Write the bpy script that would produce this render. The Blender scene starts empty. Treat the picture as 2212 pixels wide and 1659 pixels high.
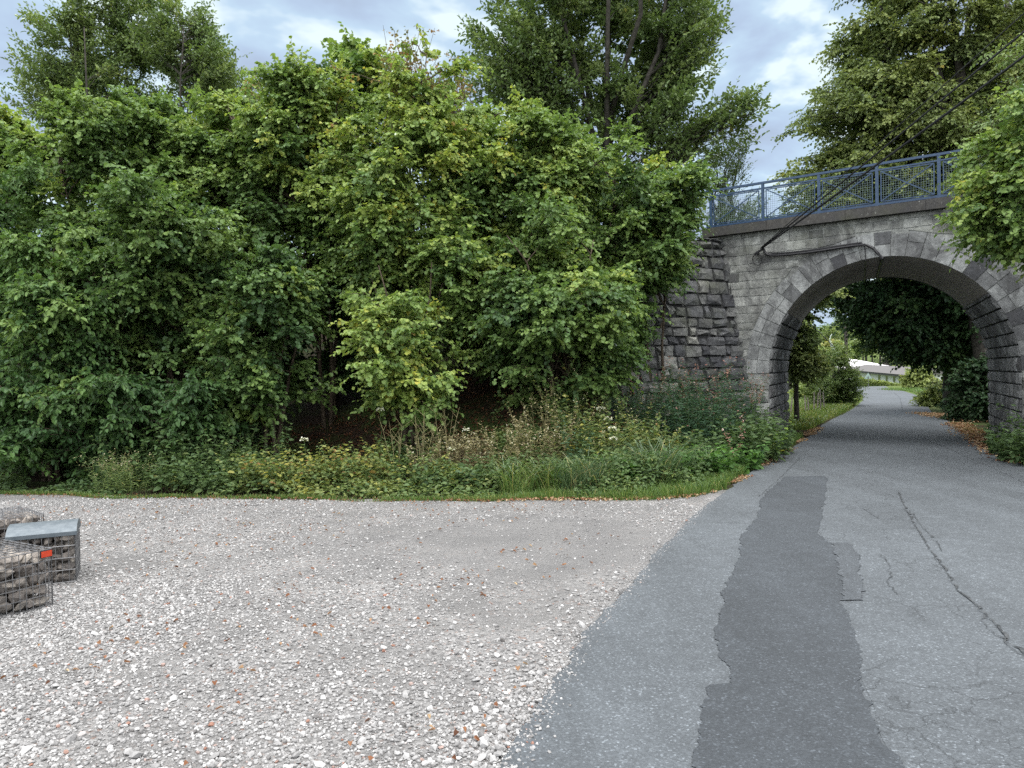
import bpy, math, random
import numpy as np
from mathutils import Vector, Matrix

# ------------------------------------------------------------------ camera, sky, sun, exposure
SC = bpy.context.scene
COL = SC.collection
RAD = math.radians
FPX, CX, CY = 769.0, 512.0, 384.0            # focal length and centre, in pixels of the 1024 wide picture
PITCH, ROLL, EYE = RAD(-0.916), RAD(1.0), 1.85
_fw = Vector((0, math.cos(PITCH), math.sin(PITCH)))
_r0 = Vector((1, 0, 0)); _u0 = _r0.cross(_fw)
_rt = _r0 * math.cos(ROLL) - _u0 * math.sin(ROLL)
_up = _u0 * math.cos(ROLL) + _r0 * math.sin(ROLL)
cam = bpy.data.objects.new('camera', bpy.data.cameras.new('camera')); COL.objects.link(cam)
cam.data.sensor_width = 36.0
cam.data.lens = FPX / 1024 * 36.0
cam.data.clip_start, cam.data.clip_end = 0.05, 3000
m = Matrix((( _rt.x, _up.x, -_fw.x, 0), (_rt.y, _up.y, -_fw.y, 0), (_rt.z, _up.z, -_fw.z, EYE), (0, 0, 0, 1)))
cam.matrix_world = m
SC.camera = cam

SUN_EL, SUN_AZ = RAD(62), RAD(170)           # azimuth measured clockwise from +Y
w = bpy.data.worlds.new('World'); SC.world = w; w.use_nodes = True
nt = w.node_tree; nt.nodes.clear()
N = nt.nodes.new; LK = nt.links.new
sky = N('ShaderNodeTexSky'); sky.sky_type = 'NISHITA'; sky.sun_disc = False
sky.sun_elevation = SUN_EL; sky.sun_rotation = SUN_AZ; sky.air_density = 1.0; sky.dust_density = 1.0
tc = N('ShaderNodeTexCoord')
sep = N('ShaderNodeSeparateXYZ'); LK(tc.outputs['Generated'], sep.inputs[0])
zc = N('ShaderNodeMath'); zc.operation = 'MAXIMUM'; zc.inputs[1].default_value = 0.0; LK(sep.outputs['Z'], zc.inputs[0])
za = N('ShaderNodeMath'); za.operation = 'ADD'; za.inputs[1].default_value = 0.22; LK(zc.outputs[0], za.inputs[0])
dx = N('ShaderNodeMath'); dx.operation = 'DIVIDE'; LK(sep.outputs['X'], dx.inputs[0]); LK(za.outputs[0], dx.inputs[1])
dy = N('ShaderNodeMath'); dy.operation = 'DIVIDE'; LK(sep.outputs['Y'], dy.inputs[0]); LK(za.outputs[0], dy.inputs[1])
cmb = N('ShaderNodeCombineXYZ'); LK(dx.outputs[0], cmb.inputs[0]); LK(dy.outputs[0], cmb.inputs[1])
n1 = N('ShaderNodeTexNoise'); n1.inputs['Scale'].default_value = 2.6; n1.inputs['Detail'].default_value = 5.0
n1.inputs['Roughness'].default_value = 0.52; n1.inputs['Distortion'].default_value = 0.25; LK(cmb.outputs[0], n1.inputs['Vector'])
cr = N('ShaderNodeValToRGB'); LK(n1.outputs['Fac'], cr.inputs['Fac'])
e = cr.color_ramp.elements
e[0].position = 0.37; e[0].color = (0.225, 0.268, 0.345, 1)
e[1].position = 0.585; e[1].color = (0.46, 0.53, 0.55, 1)
_e = cr.color_ramp.elements.new(0.46); _e.color = (0.262, 0.328, 0.425, 1)
_e = cr.color_ramp.elements.new(0.53); _e.color = (0.30, 0.388, 0.475, 1)
# the cloud layer grows brighter and whiter towards the zenith, as overcast skies do
zr = N('ShaderNodeMapRange'); zr.inputs['From Min'].default_value = 0.46; zr.inputs['From Max'].default_value = 0.85
zr.inputs['To Min'].default_value = 0.0; zr.inputs['To Max'].default_value = 1.0; LK(sep.outputs['Z'], zr.inputs['Value'])
br = N('ShaderNodeMapRange'); br.inputs['From Min'].default_value = 0.15; br.inputs['From Max'].default_value = -0.6  # unseen sky behind the camera brightened, added fill for leaves and bridge face
br.inputs['To Min'].default_value = 0.0; br.inputs['To Max'].default_value = 0.36; LK(sep.outputs['Y'], br.inputs['Value'])
mxz = N('ShaderNodeMath'); mxz.operation = 'MAXIMUM'; LK(zr.outputs[0], mxz.inputs[0]); LK(br.outputs[0], mxz.inputs[1])
zen = N('ShaderNodeMix'); zen.data_type = 'RGBA'; LK(mxz.outputs[0], zen.inputs[0])
LK(cr.outputs['Color'], zen.inputs[6]); zen.inputs[7].default_value = (2.6, 2.57, 2.52, 1)
scl = N('ShaderNodeVectorMath'); scl.operation = 'SCALE'; scl.inputs['Scale'].default_value = 12.0; LK(zen.outputs[2], scl.inputs[0])
mixs = N('ShaderNodeMix'); mixs.data_type = 'RGBA'; mixs.inputs[0].default_value = 0.9
LK(sky.outputs[0], mixs.inputs[6]); LK(scl.outputs[0], mixs.inputs[7])
bg = N('ShaderNodeBackground'); bg.inputs['Strength'].default_value = 0.11; LK(mixs.outputs[2], bg.inputs['Color'])
wo = N('ShaderNodeOutputWorld'); LK(bg.outputs[0], wo.inputs['Surface'])
sun = bpy.data.objects.new('sun', bpy.data.lights.new('sun', 'SUN')); COL.objects.link(sun)
sun.data.energy = 1.1; sun.data.angle = RAD(40); sun.data.color = (1.0, 0.97, 0.92)
_sd = Vector((math.sin(SUN_AZ) * math.cos(SUN_EL), math.cos(SUN_AZ) * math.cos(SUN_EL), math.sin(SUN_EL)))
sun.rotation_euler = (-_sd).to_track_quat('-Z', 'Y').to_euler()
SC.view_settings.view_transform = 'Standard'; SC.view_settings.look = 'None'
SC.view_settings.exposure = 0.63; SC.view_settings.gamma = 1.0
cy = SC.cycles
cy.sample_clamp_indirect = 4.0; cy.max_bounces = 6; cy.diffuse_bounces = 3; cy.glossy_bounces = 2; cy.transmission_bounces = 4; cy.transparent_max_bounces = 4
cy.use_adaptive_sampling = True; cy.adaptive_threshold = 0.008
cy.use_denoising = False; cy.denoiser = 'OPENIMAGEDENOISE'

# ------------------------------------------------------------------ helpers
def ray(px, py): return _fw + _rt * ((px - CX) / FPX) + _up * ((CY - py) / FPX)
O3 = Vector((0, 0, EYE))
def G(px, py, z=0.0):                        # the ground point seen at a pixel
    r = ray(px, py); return O3 + r * ((z - EYE) / r.z)
def PD(px, py, Y):                           # the point at a measured distance
    r = ray(px, py); return O3 + r * (Y / r.y)
def q(a): return a * 1024 / 2212.0           # measured on a 2212 wide view
def Gq(px, py, z=0.0): return G(q(px), q(py), z)

def tag(o, label=None, cat=None, group=None, kind=None):
    if label: o['label'] = label
    if cat: o['category'] = cat
    if group: o['group'] = group
    if kind: o['kind'] = kind
    return o
def empty(name, loc=(0, 0, 0), label=None, cat=None, group=None):
    o = bpy.data.objects.new(name, None); COL.objects.link(o); o.location = loc; o.empty_display_size = 0.2
    return tag(o, label, cat, group)
def npmesh(name, V, faces, mat, parent=None, tone=None, smooth=False, mats=None):
    """V (n,3) world coordinates; faces: one array of (m,k) or a list of such arrays."""
    V = np.asarray(V, dtype=np.float32)
    if parent is not None: V = V - np.array(parent.matrix_world.translation if parent.parent is None and False else _wloc(parent), dtype=np.float32)
    if isinstance(faces, np.ndarray): faces = [faces]
    faces = [np.asarray(f, dtype=np.int32) for f in faces if len(f)]
    me = bpy.data.meshes.new(name)
    nl = sum(f.size for f in faces); nf = sum(len(f) for f in faces)
    me.vertices.add(len(V)); me.vertices.foreach_set('co', V.ravel())
    me.loops.add(nl); me.loops.foreach_set('vertex_index', np.concatenate([f.ravel() for f in faces]))
    me.polygons.add(nf)
    tot = np.concatenate([np.full(len(f), f.shape[1], np.int32) for f in faces])
    st = np.concatenate([[0], np.cumsum(tot)[:-1]]).astype(np.int32)
    me.polygons.foreach_set('loop_start', st)
    me.polygons.foreach_set('use_smooth', np.full(nf, bool(smooth)))
    if tone is not None:
        a = me.attributes.new('tone', 'FLOAT', 'FACE'); a.data.foreach_set('value', np.asarray(tone, dtype=np.float32))
    me.update(calc_edges=True)
    if mat: me.materials.append(mat)
    o = bpy.data.objects.new(name, me); COL.objects.link(o)
    if parent is not None: o.parent = parent
    return o
def _wloc(o):
    l = Vector((0, 0, 0))
    while o is not None: l += o.location; o = o.parent
    return l

class MB:                                    # collects boxes, bars, polygons into one mesh
    def __init__(s): s.v = []; s.f = {}; s.t = {}
    def add(s, vs, fs, tone=0.5):
        b = len(s.v); s.v.extend([tuple(x) for x in vs])
        for f in fs:
            s.f.setdefault(len(f), []).append([b + i for i in f]); s.t.setdefault(len(f), []).append(tone)
    def frame_box(s, c, ax, ay, az, tone=0.5):      # centre and three half axes
        c, ax, ay, az = map(Vector, (c, ax, ay, az))
        vs = [c + ax * i + ay * j + az * k for k in (-1, 1) for j in (-1, 1) for i in (-1, 1)]
        s.add(vs, [(0, 2, 3, 1), (4, 5, 7, 6), (0, 1, 5, 4), (2, 6, 7, 3), (0, 4, 6, 2), (1, 3, 7, 5)], tone)
    def bar(s, a, b, wd, ht, up=(0, 0, 1), tone=0.5):
        a, b = Vector(a), Vector(b); d = b - a
        side = d.cross(Vector(up)).normalized(); u = side.cross(d).normalized()
        s.frame_box((a + b) / 2, d / 2, side * wd / 2, u * ht / 2, tone)
    def tube(s, pts, rad, n=6, tone=0.5, cap=True):
        pts = [Vector(p) for p in pts]
        rad = rad if hasattr(rad, '__len__') else [rad] * len(pts)
        b = len(s.v); ref = None
        for i, p in enumerate(pts):
            d = (pts[min(i + 1, len(pts) - 1)] - pts[max(i - 1, 0)]).normalized()
            if ref is None: ref = Vector((1, 0, 0)) if abs(d.x) < 0.8 else Vector((0, 1, 0))
            sx = d.cross(ref).normalized(); sy = d.cross(sx); ref = sy.cross(d) * -1 if False else ref
            for k in range(n):
                a = 2 * math.pi * k / n
                s.v.append(tuple(p + sx * math.cos(a) * rad[i] + sy * math.sin(a) * rad[i]))
        F = s.f.setdefault(4, []); T = s.t.setdefault(4, [])
        for i in range(len(pts) - 1):
            for k in range(n):
                F.append([b + i * n + k, b + i * n + (k + 1) % n, b + (i + 1) * n + (k + 1) % n, b + (i + 1) * n + k]); T.append(tone)
        if cap and n > 2:
            e_ = b + (len(pts) - 1) * n
            s.f.setdefault(n, []).append([e_ + k for k in range(n)]); s.t.setdefault(n, []).append(tone)
    def build(s, name, mat, parent=None, smooth=False):
        ks = sorted(s.f)
        return npmesh(name, np.array(s.v), [np.array(s.f[k]) for k in ks], mat, parent,
                      np.concatenate([np.array(s.t[k], dtype=float) for k in ks]), smooth)

# ------------------------------------------------------------------ materials
def newmat(name):
    m = bpy.data.materials.new(name); m.use_nodes = True; m.node_tree.nodes.clear(); return m, m.node_tree
def ramp(t, fac, stops):
    r = t.nodes.new('ShaderNodeValToRGB'); el = r.color_ramp.elements
    el[0].position, el[0].color = stops[0][0], (*stops[0][1], 1)
    el[1].position, el[1].color = stops[-1][0], (*stops[-1][1], 1)
    for p, c in stops[1:-1]:
        x = el.new(p); x.color = (*c, 1)
    t.links.new(fac, r.inputs['Fac']); return r.outputs['Color']
def noise(t, scale, detail=4, rough=0.55, dist=0.0, vec=None, kind='Fac'):
    n = t.nodes.new('ShaderNodeTexNoise'); n.inputs['Scale'].default_value = scale; n.inputs['Detail'].default_value = detail
    n.inputs['Roughness'].default_value = rough; n.inputs['Distortion'].default_value = dist
    if vec is None:
        c = t.nodes.new('ShaderNodeTexCoord'); vec = c.outputs['Object']
    t.links.new(vec, n.inputs['Vector']); return n.outputs[kind]
def mth(t, op, a, b=None, clamp=False):
    n = t.nodes.new('ShaderNodeMath'); n.operation = op; n.use_clamp = clamp
    for i, x in enumerate((a, b)):
        if x is None: continue
        if isinstance(x, (int, float)): n.inputs[i].default_value = x
        else: t.links.new(x, n.inputs[i])
    return n.outputs[0]
def mixc(t, fac, a, b, mode='MIX'):
    n = t.nodes.new('ShaderNodeMix'); n.data_type = 'RGBA'; n.blend_type = mode
    for i, x in ((0, fac), (6, a), (7, b)):
        if isinstance(x, (int, float)): n.inputs[i].default_value = x
        elif isinstance(x, tuple): n.inputs[i].default_value = (*x, 1)
        else: t.links.new(x, n.inputs[i])
    return n.outputs[2]
def attr(t, name='tone'):
    a = t.nodes.new('ShaderNodeAttribute'); a.attribute_name = name; return a.outputs['Fac']
def bsdf(t, col, rough=0.8, spec=0.3, bump=None, bstr=0.4, bdist=0.02, metal=0.0):
    b = t.nodes.new('ShaderNodeBsdfPrincipled'); o = t.nodes.new('ShaderNodeOutputMaterial')
    if isinstance(col, tuple): b.inputs['Base Color'].default_value = (*col, 1)
    else: t.links.new(col, b.inputs['Base Color'])
    if isinstance(rough, (int, float)): b.inputs['Roughness'].default_value = rough
    else: t.links.new(rough, b.inputs['Roughness'])
    b.inputs['Specular IOR Level'].default_value = spec; b.inputs['Metallic'].default_value = metal
    if bump is not None:
        bp = t.nodes.new('ShaderNodeBump'); bp.inputs['Strength'].default_value = bstr; bp.inputs['Distance'].default_value = bdist
        t.links.new(bump, bp.inputs['Height']); t.links.new(bp.outputs[0], b.inputs['Normal'])
    t.links.new(b.outputs[0], o.inputs['Surface']); return b
def leafmat(name, stops, trans=0.28, gloss=0.10, rough=0.45):
    trans = min(.40, trans * 1.2); gloss *= .5
    m, t = newmat(name)
    c = ramp(t, attr(t), stops)
    d = t.nodes.new('ShaderNodeBsdfDiffuse'); t.links.new(c, d.inputs['Color'])
    tr = t.nodes.new('ShaderNodeBsdfTranslucent'); t.links.new(mixc(t, 1.0, c, (1.25, 1.3, 0.7), 'MULTIPLY'), tr.inputs['Color'])
    mx = t.nodes.new('ShaderNodeMixShader'); mx.inputs[0].default_value = trans
    t.links.new(d.outputs[0], mx.inputs[1]); t.links.new(tr.outputs[0], mx.inputs[2])
    g = t.nodes.new('ShaderNodeBsdfGlossy'); g.inputs['Roughness'].default_value = rough; g.inputs['Color'].default_value = (0.9, 1, 0.95, 1)
    lw = t.nodes.new('ShaderNodeLayerWeight'); lw.inputs['Blend'].default_value = 0.25
    f = mth(t, 'MULTIPLY', lw.outputs['Fresnel'], gloss * 4)
    f = mth(t, 'ADD', f, gloss * 0.25, True)
    m2 = t.nodes.new('ShaderNodeMixShader'); t.links.new(f, m2.inputs[0])
    t.links.new(mx.outputs[0], m2.inputs[1]); t.links.new(g.outputs[0], m2.inputs[2])
    o = t.nodes.new('ShaderNodeOutputMaterial'); t.links.new(m2.outputs[0], o.inputs['Surface'])
    return m
DK, MD, LG, YG, YE, BR = (.044, .090, .030), (.096, .165, .046), (.170, .250, .066), (.28, .345, .078), (.46, .40, .07), (.22, .12, .05)
M = {}
M['hazel'] = leafmat('hazel_leaf', [(0, DK), (.30, MD), (.6, LG), (.85, YG), (.96, YE), (1, BR)], .30, .10)
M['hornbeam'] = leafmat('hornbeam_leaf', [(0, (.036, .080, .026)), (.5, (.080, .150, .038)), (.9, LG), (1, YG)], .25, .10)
M['tree'] = leafmat('tree_leaf', [(0, (.050, .085, .028)), (.5, (.115, .175, .055)), (.9, (.20, .255, .085)), (1, (.30, .28, .09))], .25, .11)
M['lime'] = leafmat('lime_leaf', [(0, (.056, .090, .034)), (.45, (.145, .190, .066)), (.85, (.235, .275, .090)), (.97, (.31, .30, .08)), (1, (.45, .35, .07))], .28, .08)
M['brown'] = leafmat('withered_leaf', [(0, (.07, .09, .03)), (.4, (.16, .15, .05)), (.7, (.26, .17, .07)), (1, (.22, .12, .06))], .25, .06)
M['fresh'] = leafmat('fresh_leaf', [(0, (.06, .14, .035)), (.5, (.10, .20, .04)), (.85, (.19, .28, .045)), (1, YE)], .32, .09)
M['grass'] = leafmat('grass_blade', [(0, (.052, .102, .028)), (.5, (.10, .168, .042)), (.85, (.175, .235, .06)), (1, (.34, .30, .12))], .3, .06)
M['darkgrass'] = leafmat('sedge_blade', [(0, (.036, .076, .034)), (.6, (.080, .130, .058)), (.9, (.14, .18, .08)), (1, (.32, .28, .13))], .25, .04)
M['herb'] = leafmat('herb_leaf', [(0, (.048, .088, .036)), (.45, (.098, .152, .055)), (.75, (.175, .205, .065)), (.92, (.34, .32, .075)), (1, (.24, .14, .06))], .28, .08)
M['willowherb'] = leafmat('willowherb_leaf', [(0, (.026, .065, .036)), (.6, (.052, .108, .054)), (.85, (.09, .14, .07)), (1, (.3, .13, .09))], .22, .12)
M['seed'] = leafmat('seed_head', [(0, (.24, .11, .10)), (.5, (.32, .17, .14)), (.8, (.30, .21, .16)), (1, (.42, .35, .30))], .2, .02)
M['dry'] = leafmat('dry_stem', [(0, (.10, .10, .05)), (.4, (.22, .20, .10)), (.8, (.36, .31, .19)), (1, (.5, .47, .36))], .2, .03)
M['white'] = leafmat('white_flower', [(0, (.55, .55, .42)), (1, (.75, .75, .68))], .2, .02)
M['litter'] = leafmat('fallen_leaf', [(0, (.10, .045, .028)), (.4, (.22, .10, .055)), (.75, (.33, .225, .135)), (1, (.44, .35, .23))], .15, .06)
def barkmat(name, c1, c2, sc=18):
    m, t = newmat(name); n = noise(t, sc, 6, .65)
    bsdf(t, ramp(t, n, [(.3, c1), (.7, c2)]), .9, .2, n, .6, .02); return m
M['bark'] = barkmat('hazel_bark', (.035, .027, .020), (.115, .09, .066))
M['darkbark'] = barkmat('dark_bark', (.025, .023, .020), (.085, .078, .068), 9)

# gravel
m_, t = newmat('limestone_gravel')
tcn = t.nodes.new('ShaderNodeTexCoord'); P = tcn.outputs['Object']
v = t.nodes.new('ShaderNodeTexVoronoi'); v.inputs['Scale'].default_value = 42; t.links.new(P, v.inputs['Vector'])
v2 = t.nodes.new('ShaderNodeTexVoronoi'); v2.inputs['Scale'].default_value = 95; t.links.new(P, v2.inputs['Vector'])
sp = t.nodes.new('ShaderNodeSeparateColor'); t.links.new(v.outputs['Color'], sp.inputs[0])
big = noise(t, .35, 4, .6, .4); mid = noise(t, 1.7, 5, .6)
stone = ramp(t, sp.outputs[0], [(0, (.115, .116, .118)), (.4, (.198, .198, .199)), (.9, (.285, .286, .288)), (1, (.18, .13, .11))])
grit = ramp(t, v2.outputs['Distance'], [(0, (.225, .225, .226)), (.6, (.137, .138, .139)), (1, (.08, .076, .074))])
grain = mixc(t, ramp(t, noise(t, 1.1, 5, .65), [(.40, (0, 0, 0)), (.62, (1, 1, 1))]), stone, grit)
mpc = t.nodes.new('ShaderNodeMapping'); mpc.inputs['Location'].default_value = (-.15, -4.1, 0); mpc.inputs['Scale'].default_value = (.36, .48, 0); t.links.new(P, mpc.inputs[0])
vl = t.nodes.new('ShaderNodeVectorMath'); vl.operation = 'LENGTH'; t.links.new(mpc.outputs[0], vl.inputs[0])
compact = ramp(t, mth(t, 'ADD', mth(t, 'MULTIPLY', vl.outputs['Value'], -.45), mth(t, 'ADD', big, .32)), [(.30, (0, 0, 0)), (.62, (1, 1, 1))])
grain = mixc(t, mth(t, 'MULTIPLY', compact, .72), grain, (.150, .151, .154))
h = mth(t, 'ADD', mth(t, 'MULTIPLY', v.outputs['Distance'], -1.0), mth(t, 'MULTIPLY', v2.outputs['Distance'], -.4))
bsdf(t, mixc(t, .35, grain, ramp(t, mid, [(.3, (.30, .28, .27)), (.7, (.60, .57, .54))]), 'OVERLAY'), .9, .2, h, .9, .02)
M['gravel'] = m_
m_, t = newmat('gravel_stone')
n = noise(t, 60, 3)
c = ramp(t, attr(t), [(0, (.10, .095, .093)), (.3, (.193, .192, .193)), (.65, (.268, .267, .268)), (.93, (.42, .42, .42)), (.97, (.22, .12, .09)), (1, (.22, .11, .08))])
bsdf(t, mixc(t, .25, c, ramp(t, n, [(.3, (.25, .24, .23)), (.7, (.75, .72, .70))]), 'OVERLAY'), .85, .25); M['stone_chip'] = m_
# asphalt
def asphalt(name, base, var, seed, cracks):
    m, t = newmat(name)
    c_ = t.nodes.new('ShaderNodeTexCoord'); P = c_.outputs['Object']
    mp = t.nodes.new('ShaderNodeMapping'); mp.inputs['Location'].default_value = (seed, seed * 2, 0); t.links.new(P, mp.inputs[0]); P = mp.outputs[0]
    v = t.nodes.new('ShaderNodeTexVoronoi'); v.inputs['Scale'].default_value = 95; t.links.new(P, v.inputs['Vector'])
    s = t.nodes.new('ShaderNodeSeparateColor'); t.links.new(v.outputs['Color'], s.inputs[0])
    f = noise(t, 240, 2, .7, 0, P); l = noise(t, .55, 5, .6, .5, P); md = noise(t, 6, 4, .6, 0, P)
    b = np.array(base)
    agg = ramp(t, s.outputs[0], [(0, tuple(b * .55)), (.45, tuple(b * .88)), (.82, tuple(b * 1.25)), (.95, tuple(b * 1.9)), (1, tuple(b * 3.6))])
    col = mixc(t, .5, agg, ramp(t, f, [(.3, tuple(b * .6)), (.7, tuple(b * 1.45))]))
    col = mixc(t, 1.0, col, ramp(t, l, [(.3, (1 - var,) * 3), (.7, (1 + var,) * 3)]), 'MULTIPLY')
    col = mixc(t, 1.0, col, ramp(t, md, [(.3, (.9,) * 3), (.7, (1.1,) * 3)]), 'MULTIPLY')
    ms = t.nodes.new('ShaderNodeMapping'); ms.inputs['Scale'].default_value = (1.5, .13, 1); ms.inputs['Rotation'].default_value = (0, 0, .35); t.links.new(P, ms.inputs[0])
    col = mixc(t, 1.0, col, ramp(t, noise(t, 1.0, 4, .6, .6, ms.outputs[0]), [(.3, (.88,) * 3), (.7, (1.12,) * 3)]), 'MULTIPLY')
    col = mixc(t, ramp(t, noise(t, 1.4, 5, .7, 1.2, P), [(.62, (0, 0, 0)), (.72, (.45, .45, .45))]), col, tuple(b * .62))
    hgt = mth(t, 'ADD', mth(t, 'MULTIPLY', v.outputs['Distance'], -.6), mth(t, 'MULTIPLY', f, .5))
    if cracks:
        wv = t.nodes.new('ShaderNodeVectorMath'); wv.operation = 'ADD'; t.links.new(P, wv.inputs[0])
        ws = t.nodes.new('ShaderNodeVectorMath'); ws.operation = 'SCALE'; ws.inputs['Scale'].default_value = .35
        t.links.new(noise(t, 2.2, 5, .7, 0, P, 'Color'), ws.inputs[0]); t.links.new(ws.outputs[0], wv.inputs[1])
        ve = t.nodes.new('ShaderNodeTexVoronoi'); ve.feature = 'DISTANCE_TO_EDGE'; ve.inputs['Scale'].default_value = 1.9
        t.links.new(wv.outputs[0], ve.inputs['Vector'])
        ve2 = t.nodes.new('ShaderNodeTexVoronoi'); ve2.feature = 'DISTANCE_TO_EDGE'; ve2.inputs['Scale'].default_value = 5.2
        t.links.new(wv.outputs[0], ve2.inputs['Vector'])
        msk = ramp(t, noise(t, .75, 3, .6, 0, P), [(.40, (0, 0, 0)), (.52, (1, 1, 1))])
        msk2 = ramp(t, noise(t, 1.3, 3, .6, .3, P), [(.55, (0, 0, 0)), (.63, (1, 1, 1))])
        ln = mth(t, 'MULTIPLY', ramp(t, ve.outputs['Distance'], [(.0, (1, 1, 1)), (.016, (0, 0, 0))]), msk)
        ln2 = mth(t, 'MULTIPLY', ramp(t, ve2.outputs['Distance'], [(.0, (1, 1, 1)), (.022, (0, 0, 0))]), msk2)
        ln = mth(t, 'MULTIPLY', mth(t, 'MAXIMUM', ln, ln2), .58)
        col = mixc(t, ln, col, tuple(b * .30)); hgt = mth(t, 'SUBTRACT', hgt, mth(t, 'MULTIPLY', ln, 2.0))
    bsdf(t, col, .78, .35, hgt, .5, .008); return m
M['asphalt'] = asphalt('worn_asphalt', (.068, .077, .086), .14, 3.0, False)
M['asphalt2'] = asphalt('cracked_asphalt', (.068, .077, .086), .14, 3.0, True)
M['patch'] = asphalt('dark_asphalt_patch', (.037, .043, .050), .17, 11.0, False)
M['patch2'] = asphalt('grey_asphalt_patch', (.050, .057, .065), .10, 17.0, False)
m_, t = newmat('crack_filler'); bsdf(t, ramp(t, noise(t, 30, 3), [(.35, (.028, .031, .034)), (.7, (.085, .09, .094))]), .95, .1); M['crack'] = m_
# soil
m_, t = newmat('soil_and_litter')
n = noise(t, .8, 6, .65); n2 = noise(t, 22, 5, .7)
c = mixc(t, ramp(t, n, [(.45, (0, 0, 0)), (.6, (1, 1, 1))]), ramp(t, n2, [(.3, (.014, .010, .008)), (.7, (.050, .034, .024))]), ramp(t, n2, [(.3, (.018, .035, .010)), (.7, (.06, .085, .025))]))
sy = t.nodes.new('ShaderNodeSeparateXYZ'); c_ = t.nodes.new('ShaderNodeTexCoord'); t.links.new(c_.outputs['Object'], sy.inputs[0])
mead = mth(t, 'MULTIPLY', mth(t, 'SUBTRACT', sy.outputs['Y'], 25.0), .1, True)
c = mixc(t, mead, c, ramp(t, noise(t, .3, 5, .6), [(.3, (.045, .075, .020)), (.7, (.11, .14, .04))]))
bsdf(t, c, .95, .1, n2, .8, .04); M['soil'] = m_
# stone work
def stonemat(name, stops, bs=.5, moss=.0, mott=.75):
    m, t = newmat(name)
    a = attr(t); n = noise(t, 9, 6, .65); f = noise(t, 45, 4, .7); l = noise(t, 1.2, 4, .6)
    c = ramp(t, a, stops)
    c = mixc(t, mott, c, ramp(t, n, [(.25, (.22, .22, .22)), (.75, (.72, .72, .70))]), 'OVERLAY')
    c = mixc(t, .35, c, ramp(t, f, [(.3, (.25, .25, .25)), (.7, (.72, .72, .72))]), 'OVERLAY')
    c = mixc(t, ramp(t, noise(t, 1.3, 6, .72, 1.2), [(.44, (0, 0, 0)), (.64, (.75, .75, .75))]), c, (.050, .050, .053))
    mpz = t.nodes.new('ShaderNodeMapping'); mpz.inputs['Scale'].default_value = (1, 1, .12); tcz = t.nodes.new('ShaderNodeTexCoord'); t.links.new(tcz.outputs['Object'], mpz.inputs[0])
    c = mixc(t, ramp(t, noise(t, 4.5, 5, .65, .3, mpz.outputs[0]), [(.55, (0, 0, 0)), (.72, (.6, .6, .6))]), c, (.06, .06, .06))
    c = mixc(t, ramp(t, noise(t, 30, 4, .8), [(.60, (0, 0, 0)), (.70, (.45, .45, .45))]), c, (.07, .07, .07))
    c = mixc(t, ramp(t, noise(t, 17, 5, .75), [(.62, (0, 0, 0)), (.70, (.7, .7, .7))]), c, (.46, .48, .45))
    if moss: c = mixc(t, mth(t, 'MULTIPLY', ramp(t, l, [(.5, (0, 0, 0)), (.65, (1, 1, 1))]), moss), c, (.075, .085, .045))
    bsdf(t, c, .9, .25, mth(t, 'ADD', n, mth(t, 'MULTIPLY', f, .4)), bs, .03); return m
M['ashlar'] = stonemat('grey_ashlar', [(0, (.065, .065, .070)), (.25, (.185, .190, .186)), (.7, (.30, .307, .296)), (1, (.38, .39, .38))], .5, .25)
M['ringstone'] = stonemat('arch_stone', [(0, (.070, .072, .080)), (.25, (.21, .217, .223)), (.8, (.32, .332, .338)), (1, (.35, .36, .365))], .35)
M['darkstone'] = stonemat('dark_rough_stone', [(0, (.045, .047, .055)), (.4, (.095, .098, .106)), (.8, (.18, .183, .178)), (1, (.27, .27, .25))], .9, .35)
M['jamb'] = stonemat('jamb_stone', [(0, (.10, .10, .105)), (.5, (.22, .225, .23)), (1, (.34, .35, .36))], .9)
M['mortar'] = stonemat('pale_mortar', [(0, (.24, .25, .245)), (1, (.36, .37, .36))], .4)
M['joint'] = stonemat('open_joint', [(0, (.012, .012, .013)), (1, (.035, .035, .035))], .4)
M['coping'] = stonemat('weathered_concrete', [(0, (.050, .048, .047)), (1, (.090, .086, .082))], .3, .3)
m_, t = newmat('soffit_render'); n = noise(t, 2.2, 6, .6); bsdf(t, ramp(t, n, [(.3, (.23, .21, .19)), (.7, (.34, .315, .29))]), .9, .2, noise(t, 60, 3), .15, .01); M['soffit'] = m_
def plain(name, c1, c2, sc=12, rough=.6, spec=.4, metal=0.0, bs=.1):
    m, t = newmat(name); n = noise(t, sc, 4, .6); bsdf(t, ramp(t, n, [(.35, c1), (.65, c2)]), rough, spec, n, bs, .005, metal); return m
M['blue'] = plain('blue_paint', (.015, .040, .092), (.026, .060, .120), 20, .45, .5)
M['wire'] = plain('galvanised_wire', (.13, .13, .135), (.24, .24, .245), 40, .5, .5, .6)
M['lid'] = plain('galvanised_sheet', (.085, .105, .122), (.13, .152, .17), 16, .5, .4, .35)
M['rock'] = stonemat('gabion_rock', [(0, (.08, .072, .068)), (.3, (.17, .15, .138)), (.7, (.27, .243, .222)), (1, (.40, .36, .32))], .6)
M['cable'] = plain('black_cable', (.010, .010, .012), (.02, .02, .024), 30, .5, .4)
M['palecable'] = plain('pale_cable', (.35, .40, .36), (.45, .5, .46), 30, .5, .4)
M['wood'] = plain('grey_wood', (.16, .14, .12), (.32, .29, .26), 30, .85, .2)
M['pole'] = plain('creosoted_wood', (.035, .030, .028), (.075, .066, .058), 25, .85, .2)
M['reflector'] = plain('red_reflector', (.36, .030, .010), (.48, .048, .014), 50, .3, .6)
M['render'] = plain('white_render', (.50, .52, .51), (.62, .64, .62), 6, .85, .2)
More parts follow.
